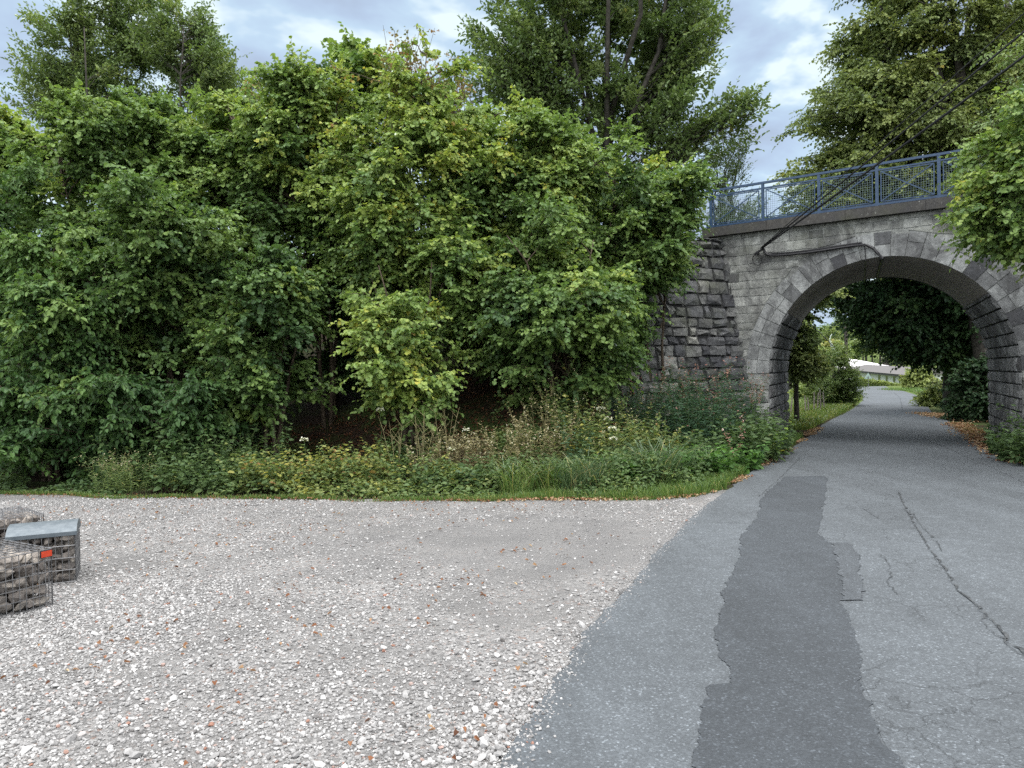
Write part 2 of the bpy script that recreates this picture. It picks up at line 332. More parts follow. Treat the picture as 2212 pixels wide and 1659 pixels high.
M['rooftile'] = plain('grey_roof', (.085, .080, .080), (.125, .118, .115), 14, .8, .3)
M['metalroof'] = plain('pale_sheet_roof', (.62, .60, .63), (.78, .75, .77), 4, .35, .5, .1)
M['fascia'] = plain('dark_fascia', (.03, .03, .033), (.05, .05, .053), 10, .7, .3)
M['glass'] = plain('window_glass', (.018, .022, .026), (.03, .036, .04), 5, .12, .6)
M['signback'] = plain('bare_sign_back', (.20, .28, .26), (.28, .36, .33), 10, .5, .5, .2)

# ------------------------------------------------------------------ measured layout of the bridge
NL, NR = Vector((6.31, 18.88, 0)), Vector((10.46, 15.77, 0))
Fd = (NR - NL).normalized(); W = (NR - NL).length
Nn = Vector((Fd.y, -Fd.x, 0)); Nn = Nn if Nn.y < 0 else -Nn          # towards the camera
AX = Vector((1.94, 4.18, 0))                                        # along the tunnel, face to face
UC, ZS = W / 2, 1.70; R = W / 2; COPE = 5.19
def FP(u, v, w=0.0): return NL + Fd * u + Vector((0, 0, v)) + Nn * w
def facept(px, py, off=0.0):                                        # pixel -> point on the bridge face
    r = ray(px, py); k = (NL + Nn * off - O3).dot(Nn) / r.dot(Nn); return O3 + r * k
JW = Vector((5.36, 19.60, 0)); JTOP = Vector((5.36, 19.60, 5.15)); WD = Vector((-.892, -.452, 0)); WN = Vector((.452, -.892, 0)); EW = JW + WD * 4.2
WD = WD.normalized(); WN = WN.normalized()

def sstep(x, a, b):
    k = np.clip((x - a) / (b - a), 0, 1); return k * k * (3 - 2 * k)
def H(x, y):                                                        # terrain height
    x = np.asarray(x, float); y = np.asarray(y, float)
    dx, dy = x - NL.x, y - NL.y
    u = dx * Fd.x + dy * Fd.y; s = dx * Nn.x + dy * Nn.y
    d = np.where(s > 0, s, np.maximum(0, -s - 4.4))
    h = np.clip(5.0 - d * .60, 0, 5.0)
    wside = -((x - JW.x) * WN.x + (y - JW.y) * WN.y); wend = (x - EW.x) * WD.x + (y - EW.y) * WD.y
    left = np.where(s > 0, np.maximum(sstep(wside, .25, .5), sstep(wend, 0, 1.5)), 1) * sstep(-u, 1.0, 1.4)
    left = np.where(s < 0, left * sstep(-u - np.maximum(0, -s - 4.4) * .9, 1.6, 2.6), left)
    right = sstep(u - W - np.maximum(s, 0) * .55, 1.2, 1.8)
    bank = h * np.clip(left + right, 0, 1)
    far = -2.3 * sstep(y, 62, 140) + 15 * sstep(y, 190, 420) + 25 * sstep(np.abs(x - 30), 90, 300) * sstep(y, 60, 200)
    return bank * (1 + .05 * np.sin(x * 1.7) * np.sin(y * 2.1)) + far
def Hz(x, y): return float(H(x, y))

xs = np.unique(np.concatenate([np.linspace(-600, -40, 15), np.linspace(-40, 40, 161), np.linspace(40, 700, 16)]))
ys = np.unique(np.concatenate([np.linspace(-300, -10, 8), np.linspace(-10, 50, 121), np.linspace(50, 200, 40), np.linspace(200, 900, 20)]))
XX, YY = np.meshgrid(xs, ys); ZZ = H(XX, YY)
idx = np.arange(XX.size).reshape(XX.shape)
Q = np.stack([idx[:-1, :-1], idx[:-1, 1:], idx[1:, 1:], idx[1:, :-1]], -1).reshape(-1, 4)
tag(npmesh('ground', np.stack([XX, YY, ZZ - .012], -1).reshape(-1, 3), Q, M['soil'], smooth=True), kind='structure')

# gravel, road
rng = np.random.default_rng(7)
def jag(pts, step, amp, seed, closed=False):                        # refine a polyline and roughen it
    r = np.random.default_rng(seed); out = []
    P = [np.array(p[:2]) for p in pts]
    n = len(P) if closed else len(P) - 1
    for i in range(n):
        a, b = P[i], P[(i + 1) % len(P)]; L = np.linalg.norm(b - a); k = max(1, int(L / step))
        nn = np.array([-(b - a)[1], (b - a)[0]]) / max(L, 1e-6)
        for j in range(k):
            out.append(a + (b - a) * j / k + nn * r.normal(0, amp) * (1 if (i + j) else 0))
    if not closed: out.append(P[-1])
    return out
LEdge = [(-2.6, -8), (-1.05, 0)] + [tuple(G(*p)[:2]) for p in ((500, 768), (564.7, 662), (625, 588), (671, 539), (708, 504.6), (736, 483.7), (777.7, 456), (804, 441), (825.5, 422.9), (845.7, 413.2), (855.4, 407.4), (862.5, 401), (863.5, 397.4), (860, 391.8))] + [(16, 61), (6, 66)]
REdge = [(6.0, -8), (6.3, 0), (7.0, 5), (7.7, 9)] + [tuple(G(*p)[:2]) for p in ((1024, 470), (981.5, 446.3), (962.6, 430), (950, 421.5), (939, 417.5), (929.6, 412), (928.6, 407.4), (925.5, 400.2), (916.8, 395.4), (905.5, 390.5))] + [(30, 62), (34, 70)]
def resample(P, n):
    P = np.array(P, float); d = np.concatenate([[0], np.cumsum(np.linalg.norm(np.diff(P, axis=0), axis=1))])
    t_ = np.linspace(0, d[-1], n); return np.stack([np.interp(t_, d, P[:, k]) for k in (0, 1)], 1)
def smoothpts(P, it=2):
    P = np.array(P, float)
    for _ in range(it): P[1:-1] = P[1:-1] * .6 + (P[:-2] + P[2:]) * .2
    return P
NR_ = 1400; Lr = resample(smoothpts(resample(LEdge, 220), 3), NR_); Rr = resample(smoothpts(REdge, 1), NR_)
Lr[:, 0] += rng.normal(0, .007, NR_) + np.interp(np.arange(NR_) / 3, np.arange(NR_), rng.normal(0, .014, NR_)) + np.interp(np.arange(NR_) / 11, np.arange(NR_), rng.normal(0, .015, NR_))
K = 10
rv = np.concatenate([Lr[:, None] * (1 - k / K) + Rr[:, None] * k / K for k in range(K + 1)], 1)
rvz = np.concatenate([rv, np.full(rv.shape[:2] + (1,), .012)], -1).reshape(-1, 3)
rvz[:, 2] += np.minimum(0, H(rvz[:, 0], rvz[:, 1]))
ii = np.arange(rvz.shape[0]).reshape(NR_, K + 1)
RQ = np.stack([ii[:-1, :-1], ii[:-1, 1:], ii[1:, 1:], ii[1:, :-1]], -1).reshape(-1, 4)
tag(npmesh('road', rvz, RQ, M['asphalt'], smooth=True), kind='structure')
def road_x(y):                                                      # left edge of the road at a distance
    return np.interp(y, Lr[:1000, 1], Lr[:1000, 0])
def sheet(name, poly, z, mat):
    me = bpy.data.meshes.new(name); V = [(p[0], p[1], z) for p in poly]
    import bmesh
    bm = bmesh.new(); vs = [bm.verts.new(p) for p in V]; f = bm.faces.new(vs)
    if f.normal.z < 0: f.normal_flip()
    bmesh.ops.triangulate(bm, faces=[f]); bm.to_mesh(me); bm.free()
    me.materials.append(mat); o = bpy.data.objects.new(name, me); COL.objects.link(o); return o
gx = np.linspace(-30, -9, 8).tolist()
far_edge = [(-30, 16.0), (-16, 14.2)] + [tuple(Gq(*p)[:2]) for p in ((0, 1066), (200, 1072), (500, 1077), (900, 1080), (1300, 1080), (1430, 1077), (1500, 1071), (1560, 1058))]
gp = jag(jag(far_edge, .9, .10, 13), .12, .03, 3) + [(float(road_x(y_)) + .7, y_) for y_ in (11.4, 10.5, 9, 8, 7, 6, 5, 4, 3, 2, 0, -4, -7)] + [(-30, -8)]
gp = [p for p in gp]
tag(sheet('gravel_lot', gp, -.004, M['gravel']), kind='structure')

PL = [(1700, 1030), (1665, 1060), (1645, 1080), (1642, 1100), (1603, 1165), (1588, 1225), (1568, 1275), (1555, 1335), (1545, 1380), (1550, 1420), (1576, 1445), (1572, 1482), (1530, 1484), (1521, 1540), (1516, 1659), (1512, 1800)]
PRt = [(1960, 1800), (1938, 1659), (1902, 1590), (1890, 1530), (1862, 1470), (1850, 1400), (1830, 1340), (1812, 1305), (1838, 1250), (1800, 1190), (1770, 1150), (1778, 1095), (1786, 1030)]
pts = [tuple(Gq(*p)[:2]) for p in PL]; ptr = [tuple(Gq(*p)[:2]) for p in PRt]
def ragged(name, left, right, z, mat, seed, amp=.010, ns=520):
    """a sheet between two ragged edges given as x at growing distance y"""
    r = np.random.default_rng(seed); L_ = np.array(sorted(left, key=lambda p: p[1])); R_ = np.array(sorted(right, key=lambda p: p[1]))
    y = np.linspace(max(L_[0, 1], R_[0, 1]), min(L_[-1, 1], R_[-1, 1]), ns)
    def edge(P, sd):
        x = np.interp(y, P[:, 1], P[:, 0]); q_ = np.random.default_rng(sd)
        for st_, a_ in ((26, 1.6), (9, 1.2), (3, .9), (1, .55)):
            k = q_.normal(0, amp * a_, ns // st_ + 3); x = x + np.interp(np.arange(ns) / st_, np.arange(len(k)), k)
        return x
    xl, xr = edge(L_, seed), edge(R_, seed + 1)
    V = np.stack([np.stack([xl, y, y * 0 + z], 1), np.stack([xl * .5 + xr * .5, y, y * 0 + z + .002], 1), np.stack([xr, y, y * 0 + z], 1)], 1).reshape(-1, 3)
    k = np.arange(ns - 1)[:, None] * 3; F = np.concatenate([k + np.array([[0, 1, 4, 3]]), k + np.array([[1, 2, 5, 4]])], 0)
    return npmesh(name, V, F, mat)
tag(ragged('dark_road_patch', pts, ptr, .017, M['patch'], 5), kind='structure')
p2l = [tuple(Gq(*p)[:2]) for p in ((1800, 1176), (1812, 1215), (1822, 1262), (1830, 1302))]; p2r = [tuple(Gq(*p)[:2]) for p in ((1830, 1176), (1858, 1212), (1866, 1262), (1864, 1302))]
tag(ragged('small_road_patch', p2l, p2r, .0215, M['patch2'], 8, .012, 90), kind='structure')
# the cracked lane to the right of the dark patch
cl = [tuple(Gq(*p)[:2]) for p in ((1786, 1030), (1778, 1095), (1768, 1150), (1798, 1190), (1836, 1250), (1810, 1305), (1828, 1340), (1848, 1400), (1860, 1470), (1888, 1530), (1900, 1590), (1936, 1659), (1958, 1800))]
cr_ = [tuple(Gq(*p)[:2]) for p in ((2420, 1800), (2330, 1560), (2210, 1420), (2150, 1352), (2110, 1312), (2045, 1238), (1985, 1152), (1940, 1067), (1920, 1020))]
tag(sheet('cracked_lane', [tuple(x) for x in cl] + jag(cr_, .2, .015, 9), .0145, M['asphalt2']), kind='structure')
ck = MB()
def crack(P, wd, seed, step=.06):
    r = np.random.default_rng(seed); pts = [np.array(p) for p in jag([tuple(Gq(*p)[:2]) for p in P], step, .011, seed)]
    Lf = []; Rt = []
    for i, p in enumerate(pts):
        d = pts[min(i + 1, len(pts) - 1)] - pts[max(i - 1, 0)]; d /= max(np.linalg.norm(d), 1e-6); nn = np.array([-d[1], d[0]])
        k = wd * .5 * max(0, r.normal(.5, .7)) * (1 if 0 < i < len(pts) - 1 else .1) + .003
        Lf.append(p + nn * k / 2); Rt.append(p - nn * k / 2)
    for i in range(len(pts) - 1):
        ck.add([(*Lf[i], .0235), (*Rt[i], .0235), (*Rt[i + 1], .0235), (*Lf[i + 1], .0235)], [(0, 1, 2, 3)])
crack([(1940, 1065), (1960, 1108), (1985, 1152), (2010, 1192), (2045, 1238), (2070, 1282), (2110, 1312), (2150, 1352), (2180, 1392), (2230, 1432)], .035, 1)
crack([(1965, 1105), (1995, 1145), (2020, 1170), (2035, 1195)], .012, 2)
crack([(2140, 1330), (2120, 1345), (2160, 1385), (2190, 1410), (2215, 1425)], .014, 3)
crack([(1990, 1165), (2060, 1165), (2130, 1170)], .008, 4)



crack([(1800, 1105), (1860, 1100), (1900, 1125)], .007, 8); crack([(1900, 1200), (1925, 1230), (1915, 1265), (1940, 1290)], .008, 9)
crack([(1500, 1131), (1570, 1132), (1640, 1132)], .006, 10)
crack([(1640, 1075), (1690, 1030), (1730, 990), (1790, 985)], .012, 11); crack([(1950, 890), (1945, 860), (1930, 848)], .02, 12)
crack([(2000, 950), (2080, 985), (2160, 1020), (2212, 1045)], .012, 13)
crack([(1700, 1010), (1800, 1030), (1900, 1020)], .008, 14)
tag(ck.build('road_cracks', M['crack']), kind='structure')

# ------------------------------------------------------------------ stone bridge
bridge = empty('stone_bridge', NL, 'grey stone railway bridge whose round arch spans the asphalt road', 'bridge')
rs = np.random.default_rng(21)
def block(mb, quad, mapf, depth, bev, rough, tone, back=-.02):
    """quad: four (u,v) corners, counter-clockwise from the front; a pillowed block standing proud of the joint."""
    qd = np.array(quad, float); c = qd.mean(0)
    s = qd[:, :] + (c - qd) / np.maximum(np.linalg.norm(c - qd, axis=1), 1e-3)[:, None] * bev
    vs = [mapf(p[0], p[1], back) for p in qd]
    vs += [mapf(p[0], p[1], depth * .45 + rs.normal(0, rough * .2)) for p in qd + (s - qd) * .25]
    vs += [mapf(p[0], p[1], depth + rs.normal(0, rough * .5)) for p in s]
    mid = [(s[i] + s[(i + 1) % 4]) / 2 for i in range(4)]
    vs += [mapf(p[0], p[1], depth + rs.normal(rough * .3, rough * .5)) for p in mid]
    cc = s.mean(0) + rs.normal(0, .1, 2) * np.ptp(s, axis=0); vs.append(mapf(cc[0], cc[1], depth + abs(rs.normal(rough, rough * .6))))
    fs = []
    for i in range(4):
        j = (i + 1) % 4
        fs += [(i, j, 4 + j, 4 + i), (4 + i, 4 + j, 8 + j, 12 + i), (4 + i, 12 + i, 8 + i)]
        fs += [(8 + i, 12 + i, 16), (12 + i, 8 + j, 16)]
    mb.add(vs, fs, tone)
RO = R + .56
fw = MB()
v0 = -.3
while v0 < COPE - .02:
    hgt = rs.uniform(.17, .25) if v0 > 1.6 else rs.uniform(.27, .36)
    v1 = min(v0 + hgt, COPE);  v1 = COPE if COPE - v1 < .1 else v1
    u = -1.75 + rs.uniform(-.2, 0)
    while u < W + 5.5:
        u1 = u + rs.uniform(.2, .5) * (1.25 if v0 < 1.6 else 1)
        g = .009
        qd = [[u + g, v0 + g], [u1 - g, v0 + g], [u1 - g, v1 - g], [u + g, v1 - g]]
        ok = True
        if v1 < ZS:                                                   # beside the opening
            if u < 0 and u1 > -.03: qd[1][0] = qd[2][0] = -.004
            elif u >= 0 and u1 <= W: ok = False
            elif u < W and u1 > W: qd[0][0] = qd[3][0] = W + .004
        else:
            ins = [(p[0] - UC) ** 2 + max(p[1] - ZS, 0) ** 2 < (RO + .012) ** 2 for p in qd]
            if all(ins): ok = False
            elif any(ins):
                for k, i_ in enumerate(ins):
                    if not i_: continue
                    p = qd[k]
                    if abs(p[0] - UC) < .62 * RO: p[1] = ZS + math.sqrt(max((RO + .012) ** 2 - (p[0] - UC) ** 2, 0))
                    else:
                        x = math.sqrt(max((RO + .012) ** 2 - max(p[1] - ZS, 0) ** 2, 0)); p[0] = UC + (x if p[0] > UC else -x)
                a_ = qd
                area = abs(sum(a_[i][0] * a_[(i + 1) % 4][1] - a_[(i + 1) % 4][0] * a_[i][1] for i in range(4))) / 2
                if area < .006 or qd[2][1] - qd[1][1] < .01 or qd[3][1] - qd[0][1] < .01 or qd[1][0] - qd[0][0] < .02 or qd[2][0] - qd[3][0] < .02: ok = False
        if ok:
            qd = [[p[0] + (rs.normal(0, .006) if -.01 > p[0] or p[0] > W + .01 or v0 > ZS else 0), p[1] + rs.normal(0, .006)] for p in qd]
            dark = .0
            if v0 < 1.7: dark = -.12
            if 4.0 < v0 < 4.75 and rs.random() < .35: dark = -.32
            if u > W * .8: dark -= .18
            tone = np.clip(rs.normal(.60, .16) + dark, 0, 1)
            if rs.random() < .03: tone = .98
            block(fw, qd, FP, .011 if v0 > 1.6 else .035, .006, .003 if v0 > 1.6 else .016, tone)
        u = u1
    v0 = v1
fw.build('face_wall', M['ashlar'], bridge)
ring = MB()
nv = 27
for i in range(nv):
    a0, a1 = math.pi * i / nv, math.pi * (i + 1) / nv
    e_ = .006 / R
    splits = [R - .004, R + (rs.uniform(.2, .36)), RO] if rs.random() < .6 else [R - .004, RO + rs.uniform(-.06, 0)]
    for r0, r1 in zip(splits[:-1], splits[1:]):
        pol = lambda r, a: [UC - r * math.cos(a), ZS + r * math.sin(a)]
        qd = [pol(r0 + .004, a1 - e_), pol(r0 + .004, a0 + e_), pol(r1 - .006, a0 + e_), pol(r1 - .006, a1 - e_)]
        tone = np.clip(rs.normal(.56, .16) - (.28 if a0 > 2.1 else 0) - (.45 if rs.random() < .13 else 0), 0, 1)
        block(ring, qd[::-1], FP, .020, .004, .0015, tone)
ring.build('arch_ring', M['ringstone'], bridge)
# mortar backing with the opening cut out, in front; body of the bridge behind it
bk = MB()
na = 48
arc = [(UC - R * math.cos(math.pi * i / na), ZS + R * math.sin(math.pi * i / na)) for i in range(na + 1)]
for i in range(na):
    (ua, va), (ub, vb) = arc[i], arc[i + 1]
    bk.add([FP(ua, va), FP(ub, vb), FP(ub, COPE), FP(ua, COPE)], [(0, 1, 2, 3)], .4)
for ua, ub in ((-1.9, 0), (W, W + 6)):
    bk.add([FP(ua, -.4), FP(ub, -.4), FP(ub, COPE), FP(ua, COPE)], [(0, 1, 2, 3)], .4)
bk.build('mortar_bed', M['mortar'], bridge)
far = MB()
for i in range(na):
    (ua, va), (ub, vb) = arc[i], arc[i + 1]
    far.add([FP(ua, va) + AX, FP(ub, vb) + AX, FP(ub, COPE) + AX, FP(ua, COPE) + AX], [(0, 1, 2, 3)], .35)
for ua, ub in ((-3.5, 0), (W, W + 6)):
    far.add([FP(ua, -.4) + AX, FP(ub, -.4) + AX, FP(ub, COPE) + AX, FP(ua, COPE) + AX], [(0, 1, 2, 3)], .35)
far.build('rear_wall', M['ashlar'], bridge)
deck = MB()
deck.add([FP(-4.5, COPE - .06, -.3), FP(W + 6, COPE - .06, -.3), FP(W + 6, COPE - .06, -.1) + AX, FP(-4.5, COPE - .06, -.1) + AX], [(0, 1, 2, 3)], .2)
deck.build('track_bed', M['soil'], bridge)
soff = MB()
A0 = RAD(33)
n_ = 40
for i in range(n_):
    a, b = A0 + (math.pi - 2 * A0) * i / n_, A0 + (math.pi - 2 * A0) * (i + 1) / n_
    for k in range(8):
        r_ = R + .012
        P4 = [FP(UC - r_ * math.cos(x), ZS + r_ * math.sin(x)) + AX * y_ for x, y_ in ((a, k / 8), (b, k / 8), (b, (k + 1) / 8), (a, (k + 1) / 8))]
        soff.add(P4, [(3, 2, 1, 0)], .5)
soff.build('soffit', M['soffit'], bridge, True)
# jambs and the lower barrel: rough blocks in courses that run through the tunnel
Ld = AX.length; AXn = AX.normalized()
for side, nm in ((0, 'jamb_wall'), (1, 'jamb_wall')):
    jb = MB(); jk = MB()
    def prof(s_):                                                     # length along the profile -> (u, v, inward normal)
        if s_ < ZS + .3: return (0 if side == 0 else W), s_ - .3, (1 if side == 0 else -1), 0
        a = min((s_ - ZS - .3) / R, RAD(40))
        cu = -math.cos(a) if side == 0 else math.cos(a)
        return UC + cu * R, ZS + math.sin(a) * R, -cu, -math.sin(a)
    def JP(l, s_, d):
        u_, v_, nu, nv_ = prof(s_)
        return FP(u_ + nu * d, v_ + nv_ * d) + AXn * l
    s0 = 0; smax = ZS + .3 + R * (RAD(39) if side else RAD(35))
    while s0 < smax - .03:
        s1 = min(s0 + rs.uniform(.24, .34), smax); l = rs.uniform(-.25, 0)
        while l < Ld - .02:
            l1 = min(l + rs.uniform(.28, .65), Ld); la = max(l, .0)
            if l1 - la > .05:
                qd = [[la + .012, s0 + .014], [l1 - .012, s0 + .014], [l1 - .012, s1 - .012], [la + .012, s1 - .012]]
                if side == 0: qd = qd[::-1]
                block(jb, qd, JP, .040, .025, .022, np.clip(rs.normal(.5 if side else .38, .2), 0, 1))
            l = l1
        s0 = s1
    for i in range(24):
        sa, sb = smax * i / 24, smax * (i + 1) / 24
        jk.add([JP(-.01, sa, -.012), JP(Ld, sa, -.012), JP(Ld, sb, -.012), JP(-.01, sb, -.012)], [(0, 1, 2, 3)], .2)
    o = jb.build(nm, M['jamb'], bridge)
    jk.build('jamb_joints', M['darkstone'], o)
cope = MB()
u = -1.62
while u < W + 6:
    u1 = u + rs.uniform(1.6, 2.2)
    cope.frame_box(FP((u + u1) / 2, COPE + .115, -.12), Fd * ((u1 - u) / 2 - .004), Nn * .27, Vector((0, 0, .113 + rs.uniform(-.004, .004))), rs.uniform(.2, .8))
    u = u1
co = cope.build('coping', M['coping'], bridge)
# rear coping
rc = MB(); rc.frame_box(FP(W / 2, COPE + .1, -.15) + AX, Fd * 7, Nn * .2, Vector((0, 0, .1))); rc.build('coping', M['coping'], bridge)

# ------------------------------------------------------------------ splayed wing wall of dark rough blocks
wing = empty('wing_wall', JW, 'dark wing wall of rough stone blocks leaning beside the arch', 'wall')
UPW = (Vector((0, 0, 1)) - WN * math.tan(RAD(8.8)))
def WP(u, v, w=0.0): return JTOP + WD * u + UPW * (v - 5.15) + WN * w
ww = MB(); v0 = -.3
while v0 < 5.1:
    v1 = min(v0 + rs.uniform(.2, .36), 5.12); u = -1.0 + rs.uniform(0, .3)
    top = 5.12
    while u < 5.2:
        u1 = u + rs.uniform(.2, .55); lim = 5.12 - max(0, (u - .8)) * .62
        if v1 <= lim + .1:
            g = rs.uniform(.010, .028); qd = [[u1 - g, v0 + g * .8], [u + g, v0 + g * .8], [u + g, v1 - g], [u1 - g, v1 - g]]
            qd = [[p[0] + rs.normal(0, .022), p[1] + rs.normal(0, .020)] for p in qd]
            tone = np.clip(rs.normal(.64 if u > 1.0 else .40, .24), 0, 1)
            block(ww, qd, WP, rs.uniform(.03, .06), .025, .04, tone)
        u = u1
    v0 = v1
ww.build('rough_blocks', M['darkstone'], wing)
wb = MB()
for i in range(12):
    ua, ub = -1.0 + i * .52, -1.0 + (i + 1) * .52
    la, lb = (5.12 - max(0, (x - .8)) * .62 for x in (ua, ub))
    wb.add([WP(ua, -.4), WP(ub, -.4), WP(ub, lb), WP(ua, la)], [(0, 3, 2, 1)], .3)
    wb.add([WP(ua, la), WP(ub, lb), WP(ub, lb, -.6), WP(ua, la, -.6)], [(0, 1, 2, 3)], .3)
wb.build('open_joints', M['joint'], wing)

# ------------------------------------------------------------------ blue railing on the coping
rail = empty('bridge_railing', FP(0, COPE + .23, -.1), 'blue painted metal railing with mesh and crossed braces on top of the bridge', 'railing')
ZB = COPE + .228
def RP(u, z, off=-.06): return FP(u, ZB + z, off)
def facu(px, py):
    return (facept(px, py, -.06) - NL).dot(Fd)
pu = [facu(711, 216.5), facu(763, 209), facu(819, 199), facu(877, 190), facu(939, 181)]
du = pu[4] - pu[3]; pu += [pu[4] + du, pu[4] + 2 * du, pu[4] + 3 * du]
HR = .97
rl = MB(); rl.bar(RP(pu[0] - .2, HR), RP(pu[-1], HR), .066, .052); rl.build('top_rail', M['blue'], rail)
rl = MB(); rl.bar(RP(pu[0] - .0, HR - .135), RP(pu[-1], HR - .135), .05, .035); rl.build('middle_rail', M['blue'], rail)
rl = MB(); rl.bar(RP(pu[0] - .12, .065), RP(pu[-1], .065), .06, .055); rl.build('bottom_rail', M['blue'], rail)
for p in pu:
    b = MB(); b.bar(RP(p, 0), RP(p, HR - .03), .062, .062, up=Nn); b.bar(RP(p, 0.0), RP(p, .014), .15, .15, up=Nn)
    b.build('post', M['blue'], rail)
wm = plain('mesh_wire', (.10, .15, .17), (.16, .21, .22), 30, .6, .4)
for a, b_ in zip(pu[:-1], pu[1:]):
    x0, x1, z0, z1 = a + .09, b_ - .09, .115, HR - .185
    f = MB()
    for A, B in (((x0, z0), (x0, z1)), ((x1, z0), (x1, z1)), ((x0, z0), (x1, z0)), ((x0, z1), (x1, z1))):
        f.bar(RP(*A, -.03), RP(*B, -.03), .022, .022, up=Nn)
    pn = f.build('mesh_frame', M['blue'], rail)
    g = MB()
    k = int((x1 - x0) / .05)
    for i in range(1, k): g.bar(RP(x0 + (x1 - x0) * i / k, z0, -.035), RP(x0 + (x1 - x0) * i / k, z1, -.035), .0045, .0045, up=Nn)
    k = int((z1 - z0) / .05)
    for i in range(1, k): g.bar(RP(x0, z0 + (z1 - z0) * i / k, -.039), RP(x1, z0 + (z1 - z0) * i / k, -.039), .0045, .0045, up=Nn)
    g.build('wire_mesh', wm, pn)
    for A, B in (((x0, z0), (x1, z1)), ((x0, z1), (x1, z0))):
        c = MB(); c.bar(RP(*A, -.01 if A[1] == z0 else .0), RP(*B, -.01 if A[1] == z0 else .0), .024, .010, up=Nn); c.build('brace', M['blue'], rail)

# ------------------------------------------------------------------ cables
anch = facept(757.5, 252.5, .14)
hk = empty('cable_anchor', anch, 'black bracket and wire loop holding the cables on the bridge face', 'bracket')
b = MB(); b.bar(facept(757.5, 252.5, .0), facept(757.5, 252.5, .16), .05, .05); b.bar(facept(754.5, 254.5, .12), facept(764, 248, .16), .05, .045); b.build('bracket', M['cable'], hk)
lp = [facept(757.2 + 4.6 * math.sin(k * .42) * (1), 259.6 - 5.6 * math.cos(k * .42), .07) for k in range(15)]
b = MB(); b.tube(lp, .011, 5); b.build('wire_loop', M['cable'], hk)
polebase = Vector((9.6, 8.2, 0)); 
ends = [(1024, 53.6, 880, 172.5), (1024, 29, 870, 168), (1012, 21.4, 862, 166)]
for k, ((ex, ey, mx, my), rd, lab) in enumerate(zip(ends, (.022, .017, .009), ('thick twisted overhead cable, lowest of the three rising right from the bridge', 'plain overhead cable, middle one of the three rising right from the bridge', 'thinnest overhead wire, highest of the three rising right from the bridge'))):
    A = facept(763 + k * -1.5, 247.5 + k * .5, .18); E1 = PD(ex, ey, 11.6 + .2 * k)
    d = E1 - A; E2 = A + d * 1.75
    pp = []
    for i in range(25):
        s_ = i / 24; p = A.lerp(E2, s_); p.z -= .10 * 4 * s_ * (1 - s_) * .4; pp.append(p)
    b = MB(); b.tube(pp, rd, 6)
    if k == 0:
        for i in range(24): b.tube([pp[i] + Vector((0, 0, .018 * math.sin(i))), pp[i + 1] + Vector((0, 0, .018 * math.sin(i + 1)))], .012, 5)
    o = b.build('overhead_cable', M['cable']); tag(o, lab, 'cable', 'overhead cables from the bridge')
    polebase = Vector((E2.x, E2.y, 0)); PTOP = E2.z
up_ = MB(); up_.tube([polebase + Vector((.12, .1, -.4)), polebase + Vector((.12, .1, PTOP + .4))], [.13, .09], 10)
o = up_.build('cable_pole', M['pole']); tag(o, 'dark wooden pole carrying the overhead cables at the near roadside', 'pole')
def facecable(P, rd, off): return [facept(q(2212) * 0 + x, y, off) for x, y in P]
bz = lambda zx, zy: ((2700 + zx / 1.66) * .25397, (550 + zy / 1.66) * .25397)
P = [bz(*p) for p in ((512, 718), (516, 735), (530, 750), (560, 757), (600, 756), (700, 748), (800, 737), (900, 723), (1000, 707), (1100, 692), (1150, 687), (1185, 690), (1225, 710), (1255, 742), (1283, 772))]
low = (facept(*bz(1283, 772), .05))
uu = (low - NL).dot(Fd); ang = math.acos(np.clip((UC - uu) / R, -1, 1))
def soffpt(a, y_, r_=R - .03): return FP(UC - r_ * math.cos(a), ZS + r_ * math.sin(a)) + AX * y_
b = MB(); c1 = facecable(P, .02, .07)
path = c1 + [soffpt(ang, .04), soffpt(ang - .01, .3), soffpt(ang - .02, .7), soffpt(ang - .03, 1.0)]
b.tube(path, .032, 7)
b.tube([p + Vector((0, 0, .045)) for p in c1[3:11]], .02, 6)
tag(b.build('face_cable', M['cable']), 'thick black cable bundle clipped along the face and under the arch', 'cable')
P = [bz(*p) for p in ((1165, 690), (1172, 720), (1176, 790))]
u2 = (facept(*P[-1], 0) - NL).dot(Fd); an2 = math.acos(np.clip((UC - u2) / R, -1, 1))
b = MB(); b.tube(facecable(P, .01, .065) + [soffpt(an2, .02), soffpt(an2 - .01, .5), soffpt(an2 - .02, 1.0)], .012, 5)
tag(b.build('face_cable', M['cable']), 'thin black wire dropping from the bundle under the crown of the arch', 'cable')

# ------------------------------------------------------------------ foliage builders
UPV = np.array([0, 0, 1.0])
def nrm(a): return a / np.maximum(np.linalg.norm(a, axis=-1, keepdims=True), 1e-9)
def leaf_arrays(pos, ax, nor, ln, wd, fold=.18, droop=.15, shape=(.28, .72, 1.0, .8)):
    ax = nrm(ax); sd = nrm(np.cross(ax, nor)); nor = np.cross(sd, ax)
    L, Wd = ln[:, None], wd[:, None] / 2
    a, b, wa, wb_ = shape
    base = pos; tip = pos + ax * L - nor * L * droop
    pa, pb = pos + ax * L * a - nor * L * droop * a * a, pos + ax * L * b - nor * L * droop * b * b
    up = nor * Wd * fold * 2
    V = np.stack([base, pa + sd * Wd * wa + up * wa, pb + sd * Wd * wb_ + up * wb_, tip, pb - sd * Wd * wb_ + up * wb_, pa - sd * Wd * wa + up * wa], 1)
    n = len(pos); i = np.arange(n)[:, None] * 6
    F = np.concatenate([i + np.array([[0, 1, 2, 3]]), i + np.array([[0, 3, 4, 5]])], 0)
    return V.reshape(-1, 3), F
